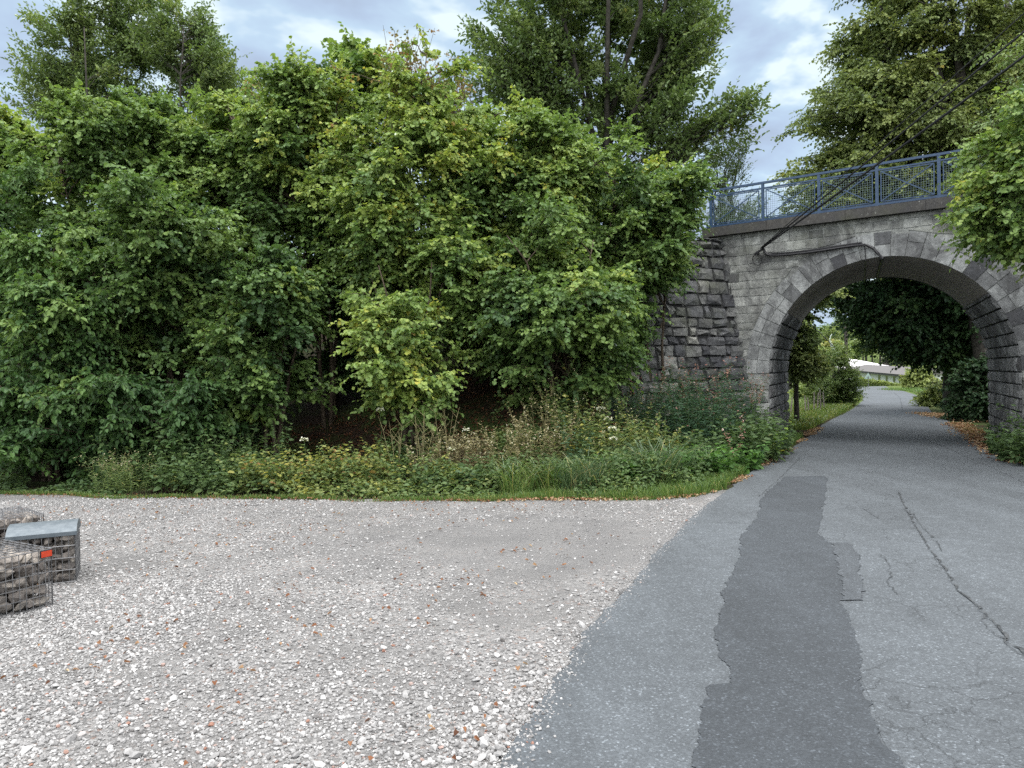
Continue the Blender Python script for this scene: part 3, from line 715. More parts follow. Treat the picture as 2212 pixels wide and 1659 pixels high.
class Leaves:
    def __init__(s): s.V = []; s.F = []; s.T = []; s.n = 0
    def add(s, V, F, T2):
        s.V.append(V); s.F.append(F + s.n); s.T.append(T2); s.n += len(V)
    def leaves(s, pos, ax, nor, ln, wd, tone, **k):
        if len(pos) == 0: return
        V, F = leaf_arrays(pos, ax, nor, ln, wd, **k); s.add(V, F, np.concatenate([tone, tone]))
    def strips(s, A, B, wd, tone, nor=None):              # thin two sided strips from A to B
        if len(A) == 0: return
        d = nrm(B - A); sd = nrm(np.cross(d, np.array([.13, -.97, .2]))) * wd[:, None] / 2; sd2 = np.cross(d, sd)
        V = np.stack([A + sd, A - sd * .5 + sd2 * .86, A - sd * .5 - sd2 * .86, B + sd * .6, B - sd * .3 + sd2 * .5, B - sd * .3 - sd2 * .5], 1)
        i = np.arange(len(A))[:, None] * 6
        F = np.concatenate([i + np.array([[0, 1, 4, 3]]), i + np.array([[1, 2, 5, 4]]), i + np.array([[2, 0, 3, 5]])], 0)
        s.add(V.reshape(-1, 3), F, np.concatenate([tone] * 3))
    def build(s, name, mat, parent=None):
        if not s.V: return None
        return npmesh(name, np.concatenate(s.V), np.concatenate(s.F), mat, parent, np.concatenate(s.T))
def vnoise(p, f, seed):
    r = np.random.default_rng(seed); out = np.zeros(len(p))
    for k in range(5):
        d = nrm(r.normal(size=3)) * f * (1 + .55 * k); out += np.sin(p @ d * 2 * np.pi + r.uniform(0, 6.28)) / (1 + .35 * k)
    return out / 2.2
def sprays(LV, TW, O, D, Ls, nl, ln, tone, r, droop=.25, flat=.85, wr=.85, up_bias=.0, hang=.3, tw=.006, shape=(.28, .72, 1.0, .8), spread=.95):
    """O,D (n,3): twig origins and directions; nl leaves per twig alternately left and right."""
    n = len(O); D = nrm(D)
    side = nrm(np.cross(D, UPV + r.normal(0, .15 + (1 - flat) * .8, (n, 3))))
    upv = np.cross(side, D)
    s = (np.arange(nl) + .6) / nl
    s = s[None, :] + r.uniform(-.03, .03, (n, nl))
    P = O[:, None] + D[:, None] * (s * Ls[:, None])[..., None] - UPV * (droop * Ls[:, None] * s * s)[..., None]
    sg = np.where(np.arange(nl) % 2 == 0, 1, -1)[None, :, None]
    axd = D[:, None] * (.35 + .5 * s[..., None]) + side[:, None] * sg * (spread * (1.15 - s[..., None])) - UPV * (hang + r.normal(0, .32, (n, nl)))[..., None] + r.normal(0, .28, (n, nl, 3))
    nor = upv[:, None] * flat + UPV * .55 + np.array([0, -.25, 0]) * min(1, hang) + r.normal(0, .35, (n, nl, 3))
    l = ln * r.uniform(.65, 1.2, (n, nl)) * (1.05 - .25 * s)
    T = np.clip(tone[:, None] + r.normal(0, .07, (n, nl)), 0, 1)
    LV.leaves(P.reshape(-1, 3), axd.reshape(-1, 3), nor.reshape(-1, 3), l.ravel(), (l * wr).ravel(), T.ravel(), shape=shape)
    if TW is not None:
        m1 = O + D * Ls[:, None] * .5 - UPV * (droop * Ls * .25)[:, None]
        m2 = O + D * Ls[:, None] - UPV * (droop * Ls)[:, None]
        z = r.uniform(.3, .7, n)
        TW.strips(O, m1, np.full(n, tw * 1.4), z); TW.strips(m1, m2, np.full(n, tw * .8), z)

def grow(name, label, cat, base, blobs, stems, nlimb, leafmat_, bark, seed, leaf=.100, nspray=31, nl=10, sprayL=.48, tone=(.35, .15),
         group=None, gap=.25, shell=.45, limb_r=.018, stem_r=.05, droop=.30, hang=.55, toptone=0.0, brown=None, wr=.95, layer=0.0, rise=.45, lowcut=None,
         elong=0.0, topbare=0.0, span=.35, flat=.85, spread=.95, crownname='crown', nodes=None, tips=0.0):
    """blobs: list of (centre, radii, weight) in world space; stems: list of polylines of world points."""
    r = np.random.default_rng(seed)
    root = empty(name, base, label, cat, group)
    tm = MB(); br = MB()
    for st in stems:
        k = len(st); tm.tube(st, [stem_r * (1 - .82 * i / (k - 1)) for i in range(k)], 8)
    SP = []                                               # dense stem points
    for st in stems:
        st = np.array([tuple(p) for p in st])
        for a, b in zip(st[:-1], st[1:]):
            for t_ in np.linspace(0, 1, 6): SP.append(a + (b - a) * t_)
    SP = np.array(SP)
    wts = np.array([b[2] for b in blobs], float); wts /= wts.sum()
    LV, TW = Leaves(), Leaves()
    Os, Ds, Ts = [], [], []
    cnt = 0; tries = 0
    zmin = min(b[0][2] - b[1][2] for b in blobs); zmax = max(b[0][2] + b[1][2] for b in blobs)
    while cnt < nlimb and tries < nlimb * 6:
        tries += 1
        c, rad, _ = blobs[r.choice(len(blobs), p=wts)]
        d = nrm(r.normal(size=3)); d[1] -= .25; d = nrm(d); k = shell + (1 - shell) * r.random() ** .6
        if r.random() < .09: k *= r.uniform(1.05, 1.28)
        tgt = np.array(c) + d * np.array(rad) * k
        if vnoise(tgt[None], .32, seed + 5)[0] < -1 + gap * 2 and k > .5: continue
        if lowcut is not None and tgt[2] < lowcut(tgt[0]): continue
        if layer: ph = .5 * math.sin(tgt[0] * .9 + seed) + .3 * math.sin(tgt[1] * 1.3); tgt[2] = (round(tgt[2] / layer + ph) - ph) * layer + r.normal(0, .06)
        hor = np.linalg.norm(SP[:, :2] - tgt[:2], axis=1); want = tgt[2] - rise * hor
        sc = np.abs(SP[:, 2] - want) * 1.0 + hor * .55 + np.where(SP[:, 2] > tgt[2] + .2, 3, 0)
        A = SP[np.argmin(sc + r.uniform(0, .5, len(sc)))]
        mid = A * .5 + tgt * .5 + UPV * (.16 * np.linalg.norm(tgt - A)) + r.normal(0, .08, 3)
        tt = np.linspace(0, 1, 7)[:, None]
        C = A * (1 - tt) ** 2 + mid * 2 * tt * (1 - tt) + tgt * tt * tt
        C[1:-1] += r.normal(0, .03, (5, 3))
        lr = limb_r * (.6 + .25 * np.linalg.norm(tgt - A))
        br.tube([Vector(p) for p in C], [lr * (1 - .8 * i / 6) for i in range(7)], 5, cap=False)
        m_ = max(4, int(nspray * r.uniform(.6, 1.3)))
        s_ = span + (1.0 - span) * r.random(m_) ** .8
        pts = np.stack([np.interp(s_, np.linspace(0, 1, 7), C[:, j]) for j in range(3)], 1)
        tang = nrm(C[-1] - C[3])
        lat = nrm(np.cross(tang, UPV) + 1e-6)
        sg = r.choice([-1, 1], m_)[:, None] * (1.1 - .8 * (s_[:, None]))
        D_ = tang * .7 + lat * sg * 1.1 + r.normal(0, .33, (m_, 3)) + UPV * elong
        Os.append(pts + r.normal(0, .05, (m_, 3))); Ds.append(D_)
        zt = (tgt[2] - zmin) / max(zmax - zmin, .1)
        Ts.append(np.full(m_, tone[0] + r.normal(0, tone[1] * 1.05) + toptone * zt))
        cnt += 1
    Oa, Da, Ta = np.concatenate(Os), np.concatenate(Ds), np.concatenate(Ts)
    Ta = Ta + .12 * vnoise(Oa, .5, seed + 9)
    if topbare > 0:
        zt = (Oa[:, 2] - zmin) / (zmax - zmin); keep = r.random(len(Oa)) > topbare * sstep(zt, .6, 1.0); Oa, Da, Ta = Oa[keep], Da[keep], Ta[keep]
    sprays(LV, TW, Oa, Da, sprayL * r.uniform(.6, 1.3, len(Oa)), nl, leaf, np.clip(Ta, 0, .80), r, droop=droop, hang=hang, wr=wr, flat=flat, spread=spread, shape=(.30, .74, 1.0, .86) if wr > .7 else (.28, .72, 1.0, .8))
    t_ = tm.build('trunk', bark, root, True)
    br.build('branches', bark, root, True)
    TW.build('twigs', bark, root)
    cr_o = LV.build(crownname, leafmat_, root)
    return root
def stemset(base, spread, height, n, seed, lean=(0, 0)):
    r = np.random.default_rng(seed); out = []
    for i in range(n):
        a = 2 * math.pi * (i + r.uniform(0, .6)) / n; d = Vector((math.cos(a), math.sin(a), 0))
        hh = height * r.uniform(.75, 1.05); sp_ = spread * r.uniform(.4, 1.1)
        b0 = Vector(base) + d * .12
        pts = [b0 - Vector((0, 0, .15))]
        for k in range(1, 7):
            s_ = k / 6
            pts.append(b0 + d * sp_ * s_ ** 1.6 + Vector((lean[0] * s_ + r.normal(0, .04), lean[1] * s_ + r.normal(0, .04), hh * s_)))
        out.append(pts)
    return out
def shrub(px, Y, ztop, hwpx, zlow, seed, label, mat='hazel', tone=(.35, .15), limbs=130, n=5, yoff=.9, bark='bark', **kw):
    """a many-stemmed hazel-like shrub whose crown fills hwpx pixels either side of column px."""
    c = PD(px, 372, Y); hw = hwpx * Y / FPX
    x, y = c.x, Y
    bz_ = Hz(x, y + yoff)
    base = Vector((x, y + yoff, bz_))
    zc = (ztop + zlow) / 2; rz = (ztop - zlow) / 2
    r = np.random.default_rng(seed + 77)
    blobs = [((x, y + .3, zc), (hw * 1.05, 1.6, rz), 3.0)]
    for k in range(5):
        blobs.append(((x + r.uniform(-.7, .7) * hw, y + r.uniform(-.9, .6), zc + r.uniform(-.75, .75) * rz), (hw * .55, 1.0, rz * .34), .8))
    limbs = int(limbs * 1.3)
    return grow('hazel_shrub' if mat == 'hazel' else 'hornbeam_shrub', label, 'shrub', base, blobs, stemset(base, hw * .7, (ztop - bz_) * .92, n, seed), limbs, M[mat], M[bark], seed,
                group='tall shrubs along the foot of the bank', tone=tone, layer=.48, **kw)
def zt(px, py, Y): return PD(px, py, Y).z

# ------------------------------------------------------------------ the row of tall shrubs on the bank
shrub(18, 15.6, zt(18, 150, 15.6), 80, .5, 101, 'dark hornbeam shrub at the far left edge of the row behind the gabions', 'hornbeam', (.38, .15), 135, leaf=.12, wr=.6, nspray=30)
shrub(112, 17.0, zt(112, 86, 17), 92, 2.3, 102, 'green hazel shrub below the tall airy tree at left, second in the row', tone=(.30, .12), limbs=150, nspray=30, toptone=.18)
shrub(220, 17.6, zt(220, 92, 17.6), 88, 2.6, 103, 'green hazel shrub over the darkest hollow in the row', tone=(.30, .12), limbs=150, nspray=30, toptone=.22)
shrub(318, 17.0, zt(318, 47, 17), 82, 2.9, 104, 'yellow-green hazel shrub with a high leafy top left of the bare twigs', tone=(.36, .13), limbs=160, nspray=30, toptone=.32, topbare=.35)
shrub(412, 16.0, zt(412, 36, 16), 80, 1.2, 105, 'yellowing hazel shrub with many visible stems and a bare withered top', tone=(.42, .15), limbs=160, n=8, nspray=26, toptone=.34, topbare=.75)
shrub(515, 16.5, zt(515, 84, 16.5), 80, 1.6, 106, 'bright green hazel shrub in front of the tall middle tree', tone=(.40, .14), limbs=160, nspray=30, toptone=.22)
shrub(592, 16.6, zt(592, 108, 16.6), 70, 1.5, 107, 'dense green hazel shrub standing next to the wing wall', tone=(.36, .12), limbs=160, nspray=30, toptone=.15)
shrub(662, 17.2, zt(662, 178, 17.2), 35, zt(656, 288, 17.2), 108, 'olive tinted hazel shrub overhanging the top of the wing wall', tone=(.38, .14), limbs=75, nspray=28)
shrub(262, 14.6, zt(262, 262, 14.6), 60, .9, 109, 'low hazel shrub with drooping sprays reaching the weeds in front of the dark hollow', tone=(.28, .12), limbs=66, nspray=24, yoff=.5)
shrub(560, 14.9, zt(560, 205, 14.9), 80, .9, 110, 'low hazel shrub with hanging leafy sprays below the bright green one', tone=(.38, .15), limbs=105, nspray=26, yoff=.6)
shrub(70, 14.4, zt(70, 215, 14.4), 62, .5, 111, 'low hornbeam shrub with pale leaf sprays behind the capped gabion', 'hornbeam', (.55, .18), 90, leaf=.12, wr=.62, nspray=24, yoff=.5)
shrub(405, 14.6, zt(405, 240, 14.6), 58, 1.0, 112, 'thin yellow-green hazel shrub with sparse hanging leaves in front of the bare stems', tone=(.60, .15), limbs=42, nspray=18, yoff=.6)
shrub(165, 14.9, zt(165, 190, 14.9), 60, 2.0, 113, 'hazel shrub with layered pale sprays over the dark hollow at left', tone=(.34, .14), limbs=80, nspray=24, yoff=.9)
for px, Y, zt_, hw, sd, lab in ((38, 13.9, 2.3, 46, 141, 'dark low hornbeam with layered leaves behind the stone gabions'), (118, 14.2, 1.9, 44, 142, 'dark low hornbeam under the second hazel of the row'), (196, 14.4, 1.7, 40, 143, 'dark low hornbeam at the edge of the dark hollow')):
    shrub(px, Y, zt_, hw, .25, sd, lab, 'hornbeam', (.16, .12), 42, leaf=.12, wr=.62, nspray=20, yoff=.3)  # low leaf tone carries the shade under the row
for px, sd, lab in ((145, 151, 'added hornbeam with the slope shade put into its leaf tone, deep behind the second hazel'), (238, 152, 'added hornbeam with the slope shade put into its leaf tone, deep inside the dark hollow'), (328, 153, 'added hornbeam with the slope shade put into its leaf tone, behind the brown bank')):
    shrub(px, 18.8, 4.9, 62, 1.7, sd, lab, 'hornbeam', (.08, .10), 60, leaf=.14, wr=.65, nspray=24, yoff=.4)  # added to close pale gaps; near-black tone paints the shade of the hollow
# sparse withered twigs above the yellowing shrub
def twigtop(px, Y, y0, y1, hw, seed, n, label):
    r = np.random.default_rng(seed); b = PD(px, y0, Y); root = empty('withered_sapling', (b.x, Y + .6, Hz(b.x, Y + .6)), label, 'sapling')
    tm = MB(); LV = Leaves(); Os = []; Ds = []
    base = Vector((b.x, Y + .6, Hz(b.x, Y + .6)))
    tm.tube([base - Vector((0, 0, .1)), base.lerp(Vector(b), .5) + Vector((.1, 0, 0)), Vector(b)], [.04, .03, .018], 6)
    for i in range(n):
        e_ = PD(px + r.normal(0, hw), r.uniform(y1, y0), Y + r.uniform(-.5, .5)); s0 = Vector(b) + Vector((r.normal(0, .25), r.normal(0, .2), r.uniform(-1.6, .1)))
        m_ = (s0 + e_) / 2 + Vector((r.normal(0, .06), 0, .02)); tm.tube([s0, m_, e_], [.011, .007, .003], 4, cap=False)
        for k in range(5):
            t_ = r.uniform(.4, 1); p = s0.lerp(e_, t_); Os.append(tuple(p)); Ds.append(tuple((e_ - s0).normalized() + Vector(r.normal(0, .6, 3))))
    tm.build('stem', M['bark'], root)
    sprays(LV, None, np.array(Os), np.array(Ds), r.uniform(.15, .35, len(Os)), 4, .07, np.clip(r.normal(.5, .25, len(Os)), 0, 1), r, hang=.8, droop=.2)
    LV.build('leaves', M['brown'], root); return root
twigtop(405, 16.2, 85, 22, 26, 301, 46, 'withered sapling with brown hanging leaves and bare twigs against the sky')
twigtop(262, 18.5, 100, 58, 12, 302, 16, 'thin bare-topped sapling rising between two hazel shrubs at left')
twigtop(455, 17.5, 110, 55, 16, 303, 26, 'small brownish sapling beside the left flank of the tall middle tree')

# ------------------------------------------------------------------ tall trees
def treestems(base, top, n, spread, seed, fork=.3, kink=.12):
    r = np.random.default_rng(seed); base, top = Vector(base), Vector(top); out = []
    f = base.lerp(top, fork)
    main = [base - Vector((0, 0, .3))] + [base.lerp(top, s_) + Vector((r.normal(0, kink), r.normal(0, kink), 0)) for s_ in (.12, .25, .4, .55, .7, .85, 1)]
    out.append(main)
    for i in range(n):
        a = 2 * math.pi * (i + r.uniform(0, .7)) / n; d = Vector((math.cos(a), math.sin(a), 0)) * spread * r.uniform(.5, 1)
        s0 = base.lerp(top, fork * r.uniform(.7, 1.5)); e_ = base.lerp(top, r.uniform(.75, .98)) + d
        out.append([s0] + [s0.lerp(e_, k) + d * .25 * math.sin(math.pi * k) + Vector((r.normal(0, kink), r.normal(0, kink), 0)) for k in (.2, .4, .6, .8, 1)])
    return out
def at(px, py, Y): return tuple(PD(px, py, Y))
def ell(px, py, Y, rx, ry, dy_=2.0, wt=1.0):              # a crown lobe given by its centre, half width and half height
    return (at(px, py, Y), (rx * Y / FPX, dy_, ry * Y / FPX), wt)
Y = 27
b0 = PD(128, 372, Y); b0 = Vector((b0.x, Y, Hz(b0.x, Y)))
grow('willow_tree', 'tall airy tree with fine foliage standing behind the shrubs at left', 'tree', b0,
     [ell(70, 62, Y, 52, 45), ell(120, 30, Y, 62, 40, wt=1.2), ell(185, 45, Y, 42, 48), ell(225, 78, Y, 22, 34, wt=.5), ell(140, 85, Y, 95, 40, wt=1.2), ell(45, 100, Y, 40, 40, wt=.5)],
     treestems(b0, at(128, 0, Y), 6, 3.0, 41), 330, M['tree'], M['darkbark'], 401, leaf=.15, nspray=18, nl=8, sprayL=.6, tone=(.62, .12), wr=.5, gap=.30, shell=.3, stem_r=.085, limb_r=.010, hang=.1, droop=.05, elong=.3, rise=.7, flat=.3)
Y = 24
b0 = PD(606, 372, Y); b0 = Vector((b0.x, Y, Hz(b0.x, Y)))
grow('willow_tree', 'tall airy tree with upright limbs rising above the middle of the shrub row', 'tree', b0,
     [ell(510, 40, Y, 52, 58), ell(570, 10, Y, 65, 70, wt=1.4), ell(650, 0, Y, 70, 75, wt=1.6), ell(685, 60, Y, 38, 55), ell(600, 85, Y, 90, 55, wt=1.5), ell(675, 120, Y, 42, 45, wt=.8), ell(728, 118, Y, 32, 20, wt=.45), ell(745, 128, Y, 18, 24, wt=.25), ell(490, 85, Y, 40, 40, wt=.6), ell(580, -80, Y, 95, 60, wt=1.0)],
     treestems(b0, at(612, -120, Y), 9, 3.2, 42, fork=.28), 560, M['tree'], M['darkbark'], 402, leaf=.165, nspray=18, nl=7, sprayL=.55, tone=(.55, .13), wr=.55, gap=.34, shell=.25, stem_r=.095, limb_r=.010, hang=.1, droop=.05, elong=.35, rise=.7, flat=.3)
Y = 25.5
b0 = PD(722, 372, Y); b0 = Vector((b0.x, Y, max(0, Hz(b0.x, Y))))
grow('willow_sapling', 'young slender willow seen through the left end of the railing', 'tree', b0,
     [ell(722, 165, Y, 20, 34), ell(718, 215, Y, 26, 28), ell(745, 222, Y, 24, 18, wt=.6), ell(765, 228, Y, 16, 10, wt=.3)],
     treestems(b0, at(724, 140, Y), 4, .8, 43, fork=.4), 70, M['tree'], M['darkbark'], 403, leaf=.09, nspray=16, nl=8, sprayL=.5, tone=(.45, .12), wr=.4, gap=.2, shell=.2, stem_r=.06, limb_r=.012, hang=.1, droop=.05, elong=.4, rise=1.0, flat=.3)
Y = 28
b0 = PD(985, 372, Y); b0 = Vector((b0.x, Y, 0))
grow('lime_tree', 'large dense lime tree towering behind the right end of the bridge', 'tree', b0,
     [ell(835, 185, Y, 50, 40, 2.4), ell(858, 120, Y, 55, 50, 2.6), ell(890, 60, Y, 55, 60, 2.6), ell(950, 20, Y, 75, 65, 3), ell(990, 90, Y, 70, 65, 3), ell(920, 150, Y, 90, 60, 3, 1.4), ell(985, 185, Y, 80, 60, 3), ell(820, 215, Y, 32, 26, 2), ell(900, 225, Y, 90, 40, 3, 1.2),
      ell(905, -50, Y, 80, 50, 3, .8), ell(1050, 120, Y, 60, 120, 3, .8)],
     treestems(b0, at(950, -20, Y), 6, 2.4, 44, fork=.3), 780, M['lime'], M['darkbark'], 404, leaf=.125, nspray=38, nl=10, sprayL=.75, tone=(.55, .15), wr=.85, gap=.14, shell=.45, stem_r=.42, limb_r=.022, hang=.55, droop=.35, rise=.35, lowcut=lambda x: PD(CX + x / 28 * FPX, float(np.interp(CX + x / 28 * FPX, [835, 870, 900, 930, 945, 968, 990], [338, 352, 366, 372, 364, 362, 385])), 28).z)
M['darkshade'] = leafmat('dark_shaded_leaf', [(0, (.018, .042, .018)), (.5, (.036, .072, .026)), (.9, (.075, .125, .036)), (1, (.20, .21, .05))], .18, .08)  # darker than the lime leaf: canopy shade put into the colour
Y = 30.5; b0 = PD(957, 372, Y); b0 = Vector((b0.x, Y, 0))  # lower part of the lime, split off to carry the painted shade
grow('shaded_lime_canopy', 'thick-trunked lower lime canopy, shade put into its leaf colour, filling the arch opening at right', 'tree', b0,
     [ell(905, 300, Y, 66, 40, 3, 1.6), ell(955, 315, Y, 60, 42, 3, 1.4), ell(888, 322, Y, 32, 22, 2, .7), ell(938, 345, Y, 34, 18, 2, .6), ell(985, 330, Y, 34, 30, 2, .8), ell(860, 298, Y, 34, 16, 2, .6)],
     treestems(b0, at(950, 240, Y), 7, 4.0, 48, fork=.4), 430, M['darkshade'], M['darkbark'], 415, leaf=.16, nspray=32, nl=9, sprayL=.7, tone=(.40, .2), wr=.85, gap=.08, shell=.35, stem_r=.46, limb_r=.02, hang=.5, droop=.35, rise=.35,
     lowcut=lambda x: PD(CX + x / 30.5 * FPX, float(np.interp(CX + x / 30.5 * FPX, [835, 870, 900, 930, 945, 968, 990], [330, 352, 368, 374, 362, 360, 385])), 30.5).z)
Y = 11.6
b0 = Vector((9.9, 11.9, .1))
grow('lime_tree', 'near lime tree with bright leaves reaching in from the right in front of the bridge', 'tree', b0,
     [(at(1088, 178, Y), (1.5, 1.4, 1.05), 2), (at(1010, 150, Y), (.5, .9, .55), .8), (at(997, 195, Y), (.42, .9, .55), 1.0), (at(1016, 228, Y), (.5, .8, .26), .7), (at(978, 212, Y), (.26, .6, .16), .5), (at(1060, 110, Y), (1.0, 1.2, .7), .8), (at(996, 240, Y), (.24, .5, .12), .3)],
     stemset(b0, 1.2, 5.6, 4, 45, lean=(-.6, 0)), 170, M['hazel'], M['bark'], 405, leaf=.09, nspray=24, nl=9, sprayL=.38, tone=(.50, .15), wr=.95, gap=.1, shell=.4, stem_r=.08, limb_r=.012, hang=.6, droop=.35, rise=.4)
Y = 13.4
b0 = Vector((10.9, 13.5, .1))
grow('willow_sapling', 'grey-green willow bush between the near lime leaves and the railing', 'tree', b0,
     [(at(1012, 130, Y), (.8, .8, 1.0), 1), (at(985, 175, Y), (.45, .6, .5), .8), (at(1040, 60, Y), (.9, .9, .9), .7), (at(975, 205, Y), (.35, .5, .3), .4)],
     stemset(b0, 1.0, 7.0, 3, 46, lean=(-.3, 0)), 100, M['tree'], M['bark'], 406, leaf=.085, nspray=20, nl=9, sprayL=.4, tone=(.62, .12), wr=.6, gap=.12, shell=.3, stem_r=.06, limb_r=.011)
# a tree seen through the arch on the left, and what overhangs there
Y = 25.0
b0 = PD(796.5, 372, Y); b0 = Vector((b0.x, Y, 0))
grow('roadside_tree', 'slim dark-stemmed tree left of the road beyond the arch', 'tree', b0,
     [ell(788, 342, Y, 24, 20, 1.4), ell(800, 362, Y, 18, 14, 1.2), ell(806, 297, Y, 30, 9, 1.6, .7), ell(776, 310, Y, 36, 26, 1.6)],
     [[b0 - Vector((0, 0, .2)), b0 + Vector((-.02, 0, 1)), b0 + Vector((.02, 0, 2)), b0 + Vector((-.05, 0, 3.2)), b0 + Vector((-.1, 0, 4.6))]], 120, M['lime'], M['darkbark'], 407, leaf=.12, nspray=18, nl=8, sprayL=.45, tone=(.45, .15), gap=.12, shell=.3, stem_r=.10, limb_r=.012)
Y = 36
b0 = PD(832, 372, Y); b0 = Vector((b0.x, Y, 0))
grow('round_bush', 'round grey-green bush bulging beside the bend beyond the arch', 'bush', b0,
     [ell(835, 380, Y, 26, 26, 1.2, 2), ell(848, 390, Y, 20, 18, 1.2), ell(822, 392, Y, 18, 14, 1.0), ell(838, 358, Y, 14, 12, .8, .6)],
     stemset(b0, .6, 2.2, 6, 47), 150, M['tree'], M['bark'], 408, leaf=.10, nspray=18, nl=9, sprayL=.4, tone=(.62, .12), wr=.5, gap=.05, shell=.4, stem_r=.04, limb_r=.01, elong=.3)
for px, py, Y, rx, ry, sd, lab, tn in ((976, 404, 25.5, 26, 18, 409, 'dark low bush right of the road just beyond the arch', .22), (938, 396, 34, 14, 16, 410, 'olive bush on the right verge before the big trunk', .5), (985, 385, 25, 22, 34, 411, 'dark tall bush against the far end of the right tunnel wall', .25), (918, 378, 60, 12, 12, 412, 'pale green bush at the right end of the white house', .75)):
    c = PD(px, py, Y); b0 = Vector((c.x, Y, Hz(c.x, Y)))
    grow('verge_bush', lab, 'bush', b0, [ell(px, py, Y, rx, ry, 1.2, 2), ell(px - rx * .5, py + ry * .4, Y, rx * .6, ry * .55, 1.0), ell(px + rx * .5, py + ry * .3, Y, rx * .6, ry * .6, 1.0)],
         stemset(b0, .5, 1.6, 5, sd), 80, M['darkshade'] if sd in (409, 411) else M['lime'], M['bark'], sd, leaf=.11 if Y < 40 else .2, nspray=16, nl=9, sprayL=.45, tone=(tn, .12), gap=.05, shell=.3, stem_r=.03, limb_r=.009)

# second rank of shrubs higher up the bank
for px, py, hw, sd, lab in ((60, 112, 70, 131, 'shrub higher up the bank, glimpsed behind the far left hornbeam'), (170, 96, 70, 132, 'shrub higher up the bank, below the left tall tree'), (262, 80, 66, 133, 'shrub higher up the bank, in the dip between the two high tops'),
                            (362, 58, 60, 134, 'shrub higher up the bank, left of the withered twigs'), (462, 76, 60, 135, 'shrub higher up the bank, left below the tall middle tree'), (560, 112, 66, 136, 'shrub higher up the bank, under the trunk of the tall middle tree'), (622, 146, 52, 137, 'shrub higher up the bank, behind the top of the wing wall')):
    shrub(px, 20.0, zt(px, py, 20), hw, 2.5, sd, lab, tone=(.36, .12), limbs=90, nspray=26, toptone=.25, leaf=.15, nl=9)

# ------------------------------------------------------------------ weeds, grass and litter on the verge
def clump(name, label, cat, px, Y, seed, group, stems, hgt, rad, leafm, ln, wr, tone, per=26, lean=.3, head=None, headn=0, headsize=.05, hang=.3, stemm='herb', up=.3, headm=None, start=.15, pos=None):
    r = np.random.default_rng(seed)
    if pos is None:
        c = PD(px, 372, Y); x, y = c.x, Y
    else: x, y = pos
    base = Vector((x, y, Hz(x, y))); root = empty(name, base, label, cat, group)
    LV = Leaves(); ST = Leaves(); HD = Leaves()
    n = stems
    a = r.uniform(0, 6.283, n); rr = rad * np.sqrt(r.random(n)) * .6
    B = np.stack([x + np.cos(a) * rr, y + np.sin(a) * rr, np.zeros(n)], 1); B[:, 2] = H(B[:, 0], B[:, 1]) - .02
    hh = hgt * r.uniform(.6, 1.1, n)
    ld = np.stack([np.cos(a), np.sin(a), np.zeros(n)], 1) * (lean * hh * r.uniform(.2, 1.2, n))[:, None] + np.concatenate([r.normal(0, .05, (n, 2)), np.zeros((n, 1))], 1)
    def along(s): return B + ld * (s ** 1.7)[:, None] + UPV * (hh * (s - .12 * s * s * lean))[:, None]
    for k in range(4):
        ST.strips(along(np.full(n, k / 4)), along(np.full(n, (k + 1) / 4)), np.full(n, .010 - .0018 * k), r.uniform(.2, .6, n))
    for k in range(per):
        s = start + (1 - start) * (k + r.random(n)) / per
        P = along(s); az = a + k * 2.4 + r.normal(0, .6, n)
        ax = np.stack([np.cos(az), np.sin(az), up - hang * (1 - s) + r.normal(0, .25, n)], 1)
        nor = UPV + r.normal(0, .3, (n, 3))
        l = ln * 1.3 * r.uniform(.6, 1.2, n) * (1.15 - .5 * s)
        LV.leaves(P, ax, nor, l, l * wr, np.clip(tone[0] + r.normal(0, tone[1], n), 0, 1))
    if head:
        for k in range(headn):
            s = head + (1.06 - head) * r.random(n); P = along(s) + r.normal(0, .02, (n, 3)); az = r.uniform(0, 6.28, n)
            ax = np.stack([np.cos(az), np.sin(az), r.normal(.3, .5, n)], 1)
            HD.leaves(P, ax, UPV + r.normal(0, .6, (n, 3)), np.full(n, headsize) * r.uniform(.5, 1.2, n), np.full(n, headsize * .45), r.random(n))
    ST.build('stem', M[stemm], root); LV.build('leaves', M[leafm], root)
    if head: HD.build('seed_head', M[headm], root)
    return root
r0 = np.random.default_rng(55)
def gy(px, py):                                                    # distance of the level ground seen at a row of the picture
    return G(px, py).y
# rosebay willowherb at the foot of the wing wall
wh = 0
for px, Y, h_ in ((640, 16.6, 1.75), (655, 15.6, 1.7), (668, 16.8, 1.9), (682, 15.9, 1.8), (695, 16.6, 1.85), (706, 15.6, 1.75), (718, 16.4, 1.8), (728, 15.8, 1.6), (738, 16.3, 1.55), (690, 15.0, 1.45), (712, 15.0, 1.3), (628, 15.8, 1.5)):
    clump('willowherb', 'rosebay willowherb with narrow dark leaves and pinkish seed plumes below the wing wall', 'plant', px, Y, 500 + wh, 'willowherb at the foot of the wing wall', 26, h_ * 1.05, .6, 'willowherb', .13, .20, (.4, .2), per=34, lean=.22, head=.84, headn=16 if wh % 4 == 0 else 1, headsize=.05, headm='seed', up=.25, start=.1); wh += 1
clump('willowherb', 'single leaning willowherb spike with pale tip between dark leaves and road', 'plant', q(1590), 13.6, 530, None, 3, .95, .1, 'willowherb', .09, .15, (.3, .1), per=14, lean=.35, head=.5, headn=26, headsize=.05, headm='seed')
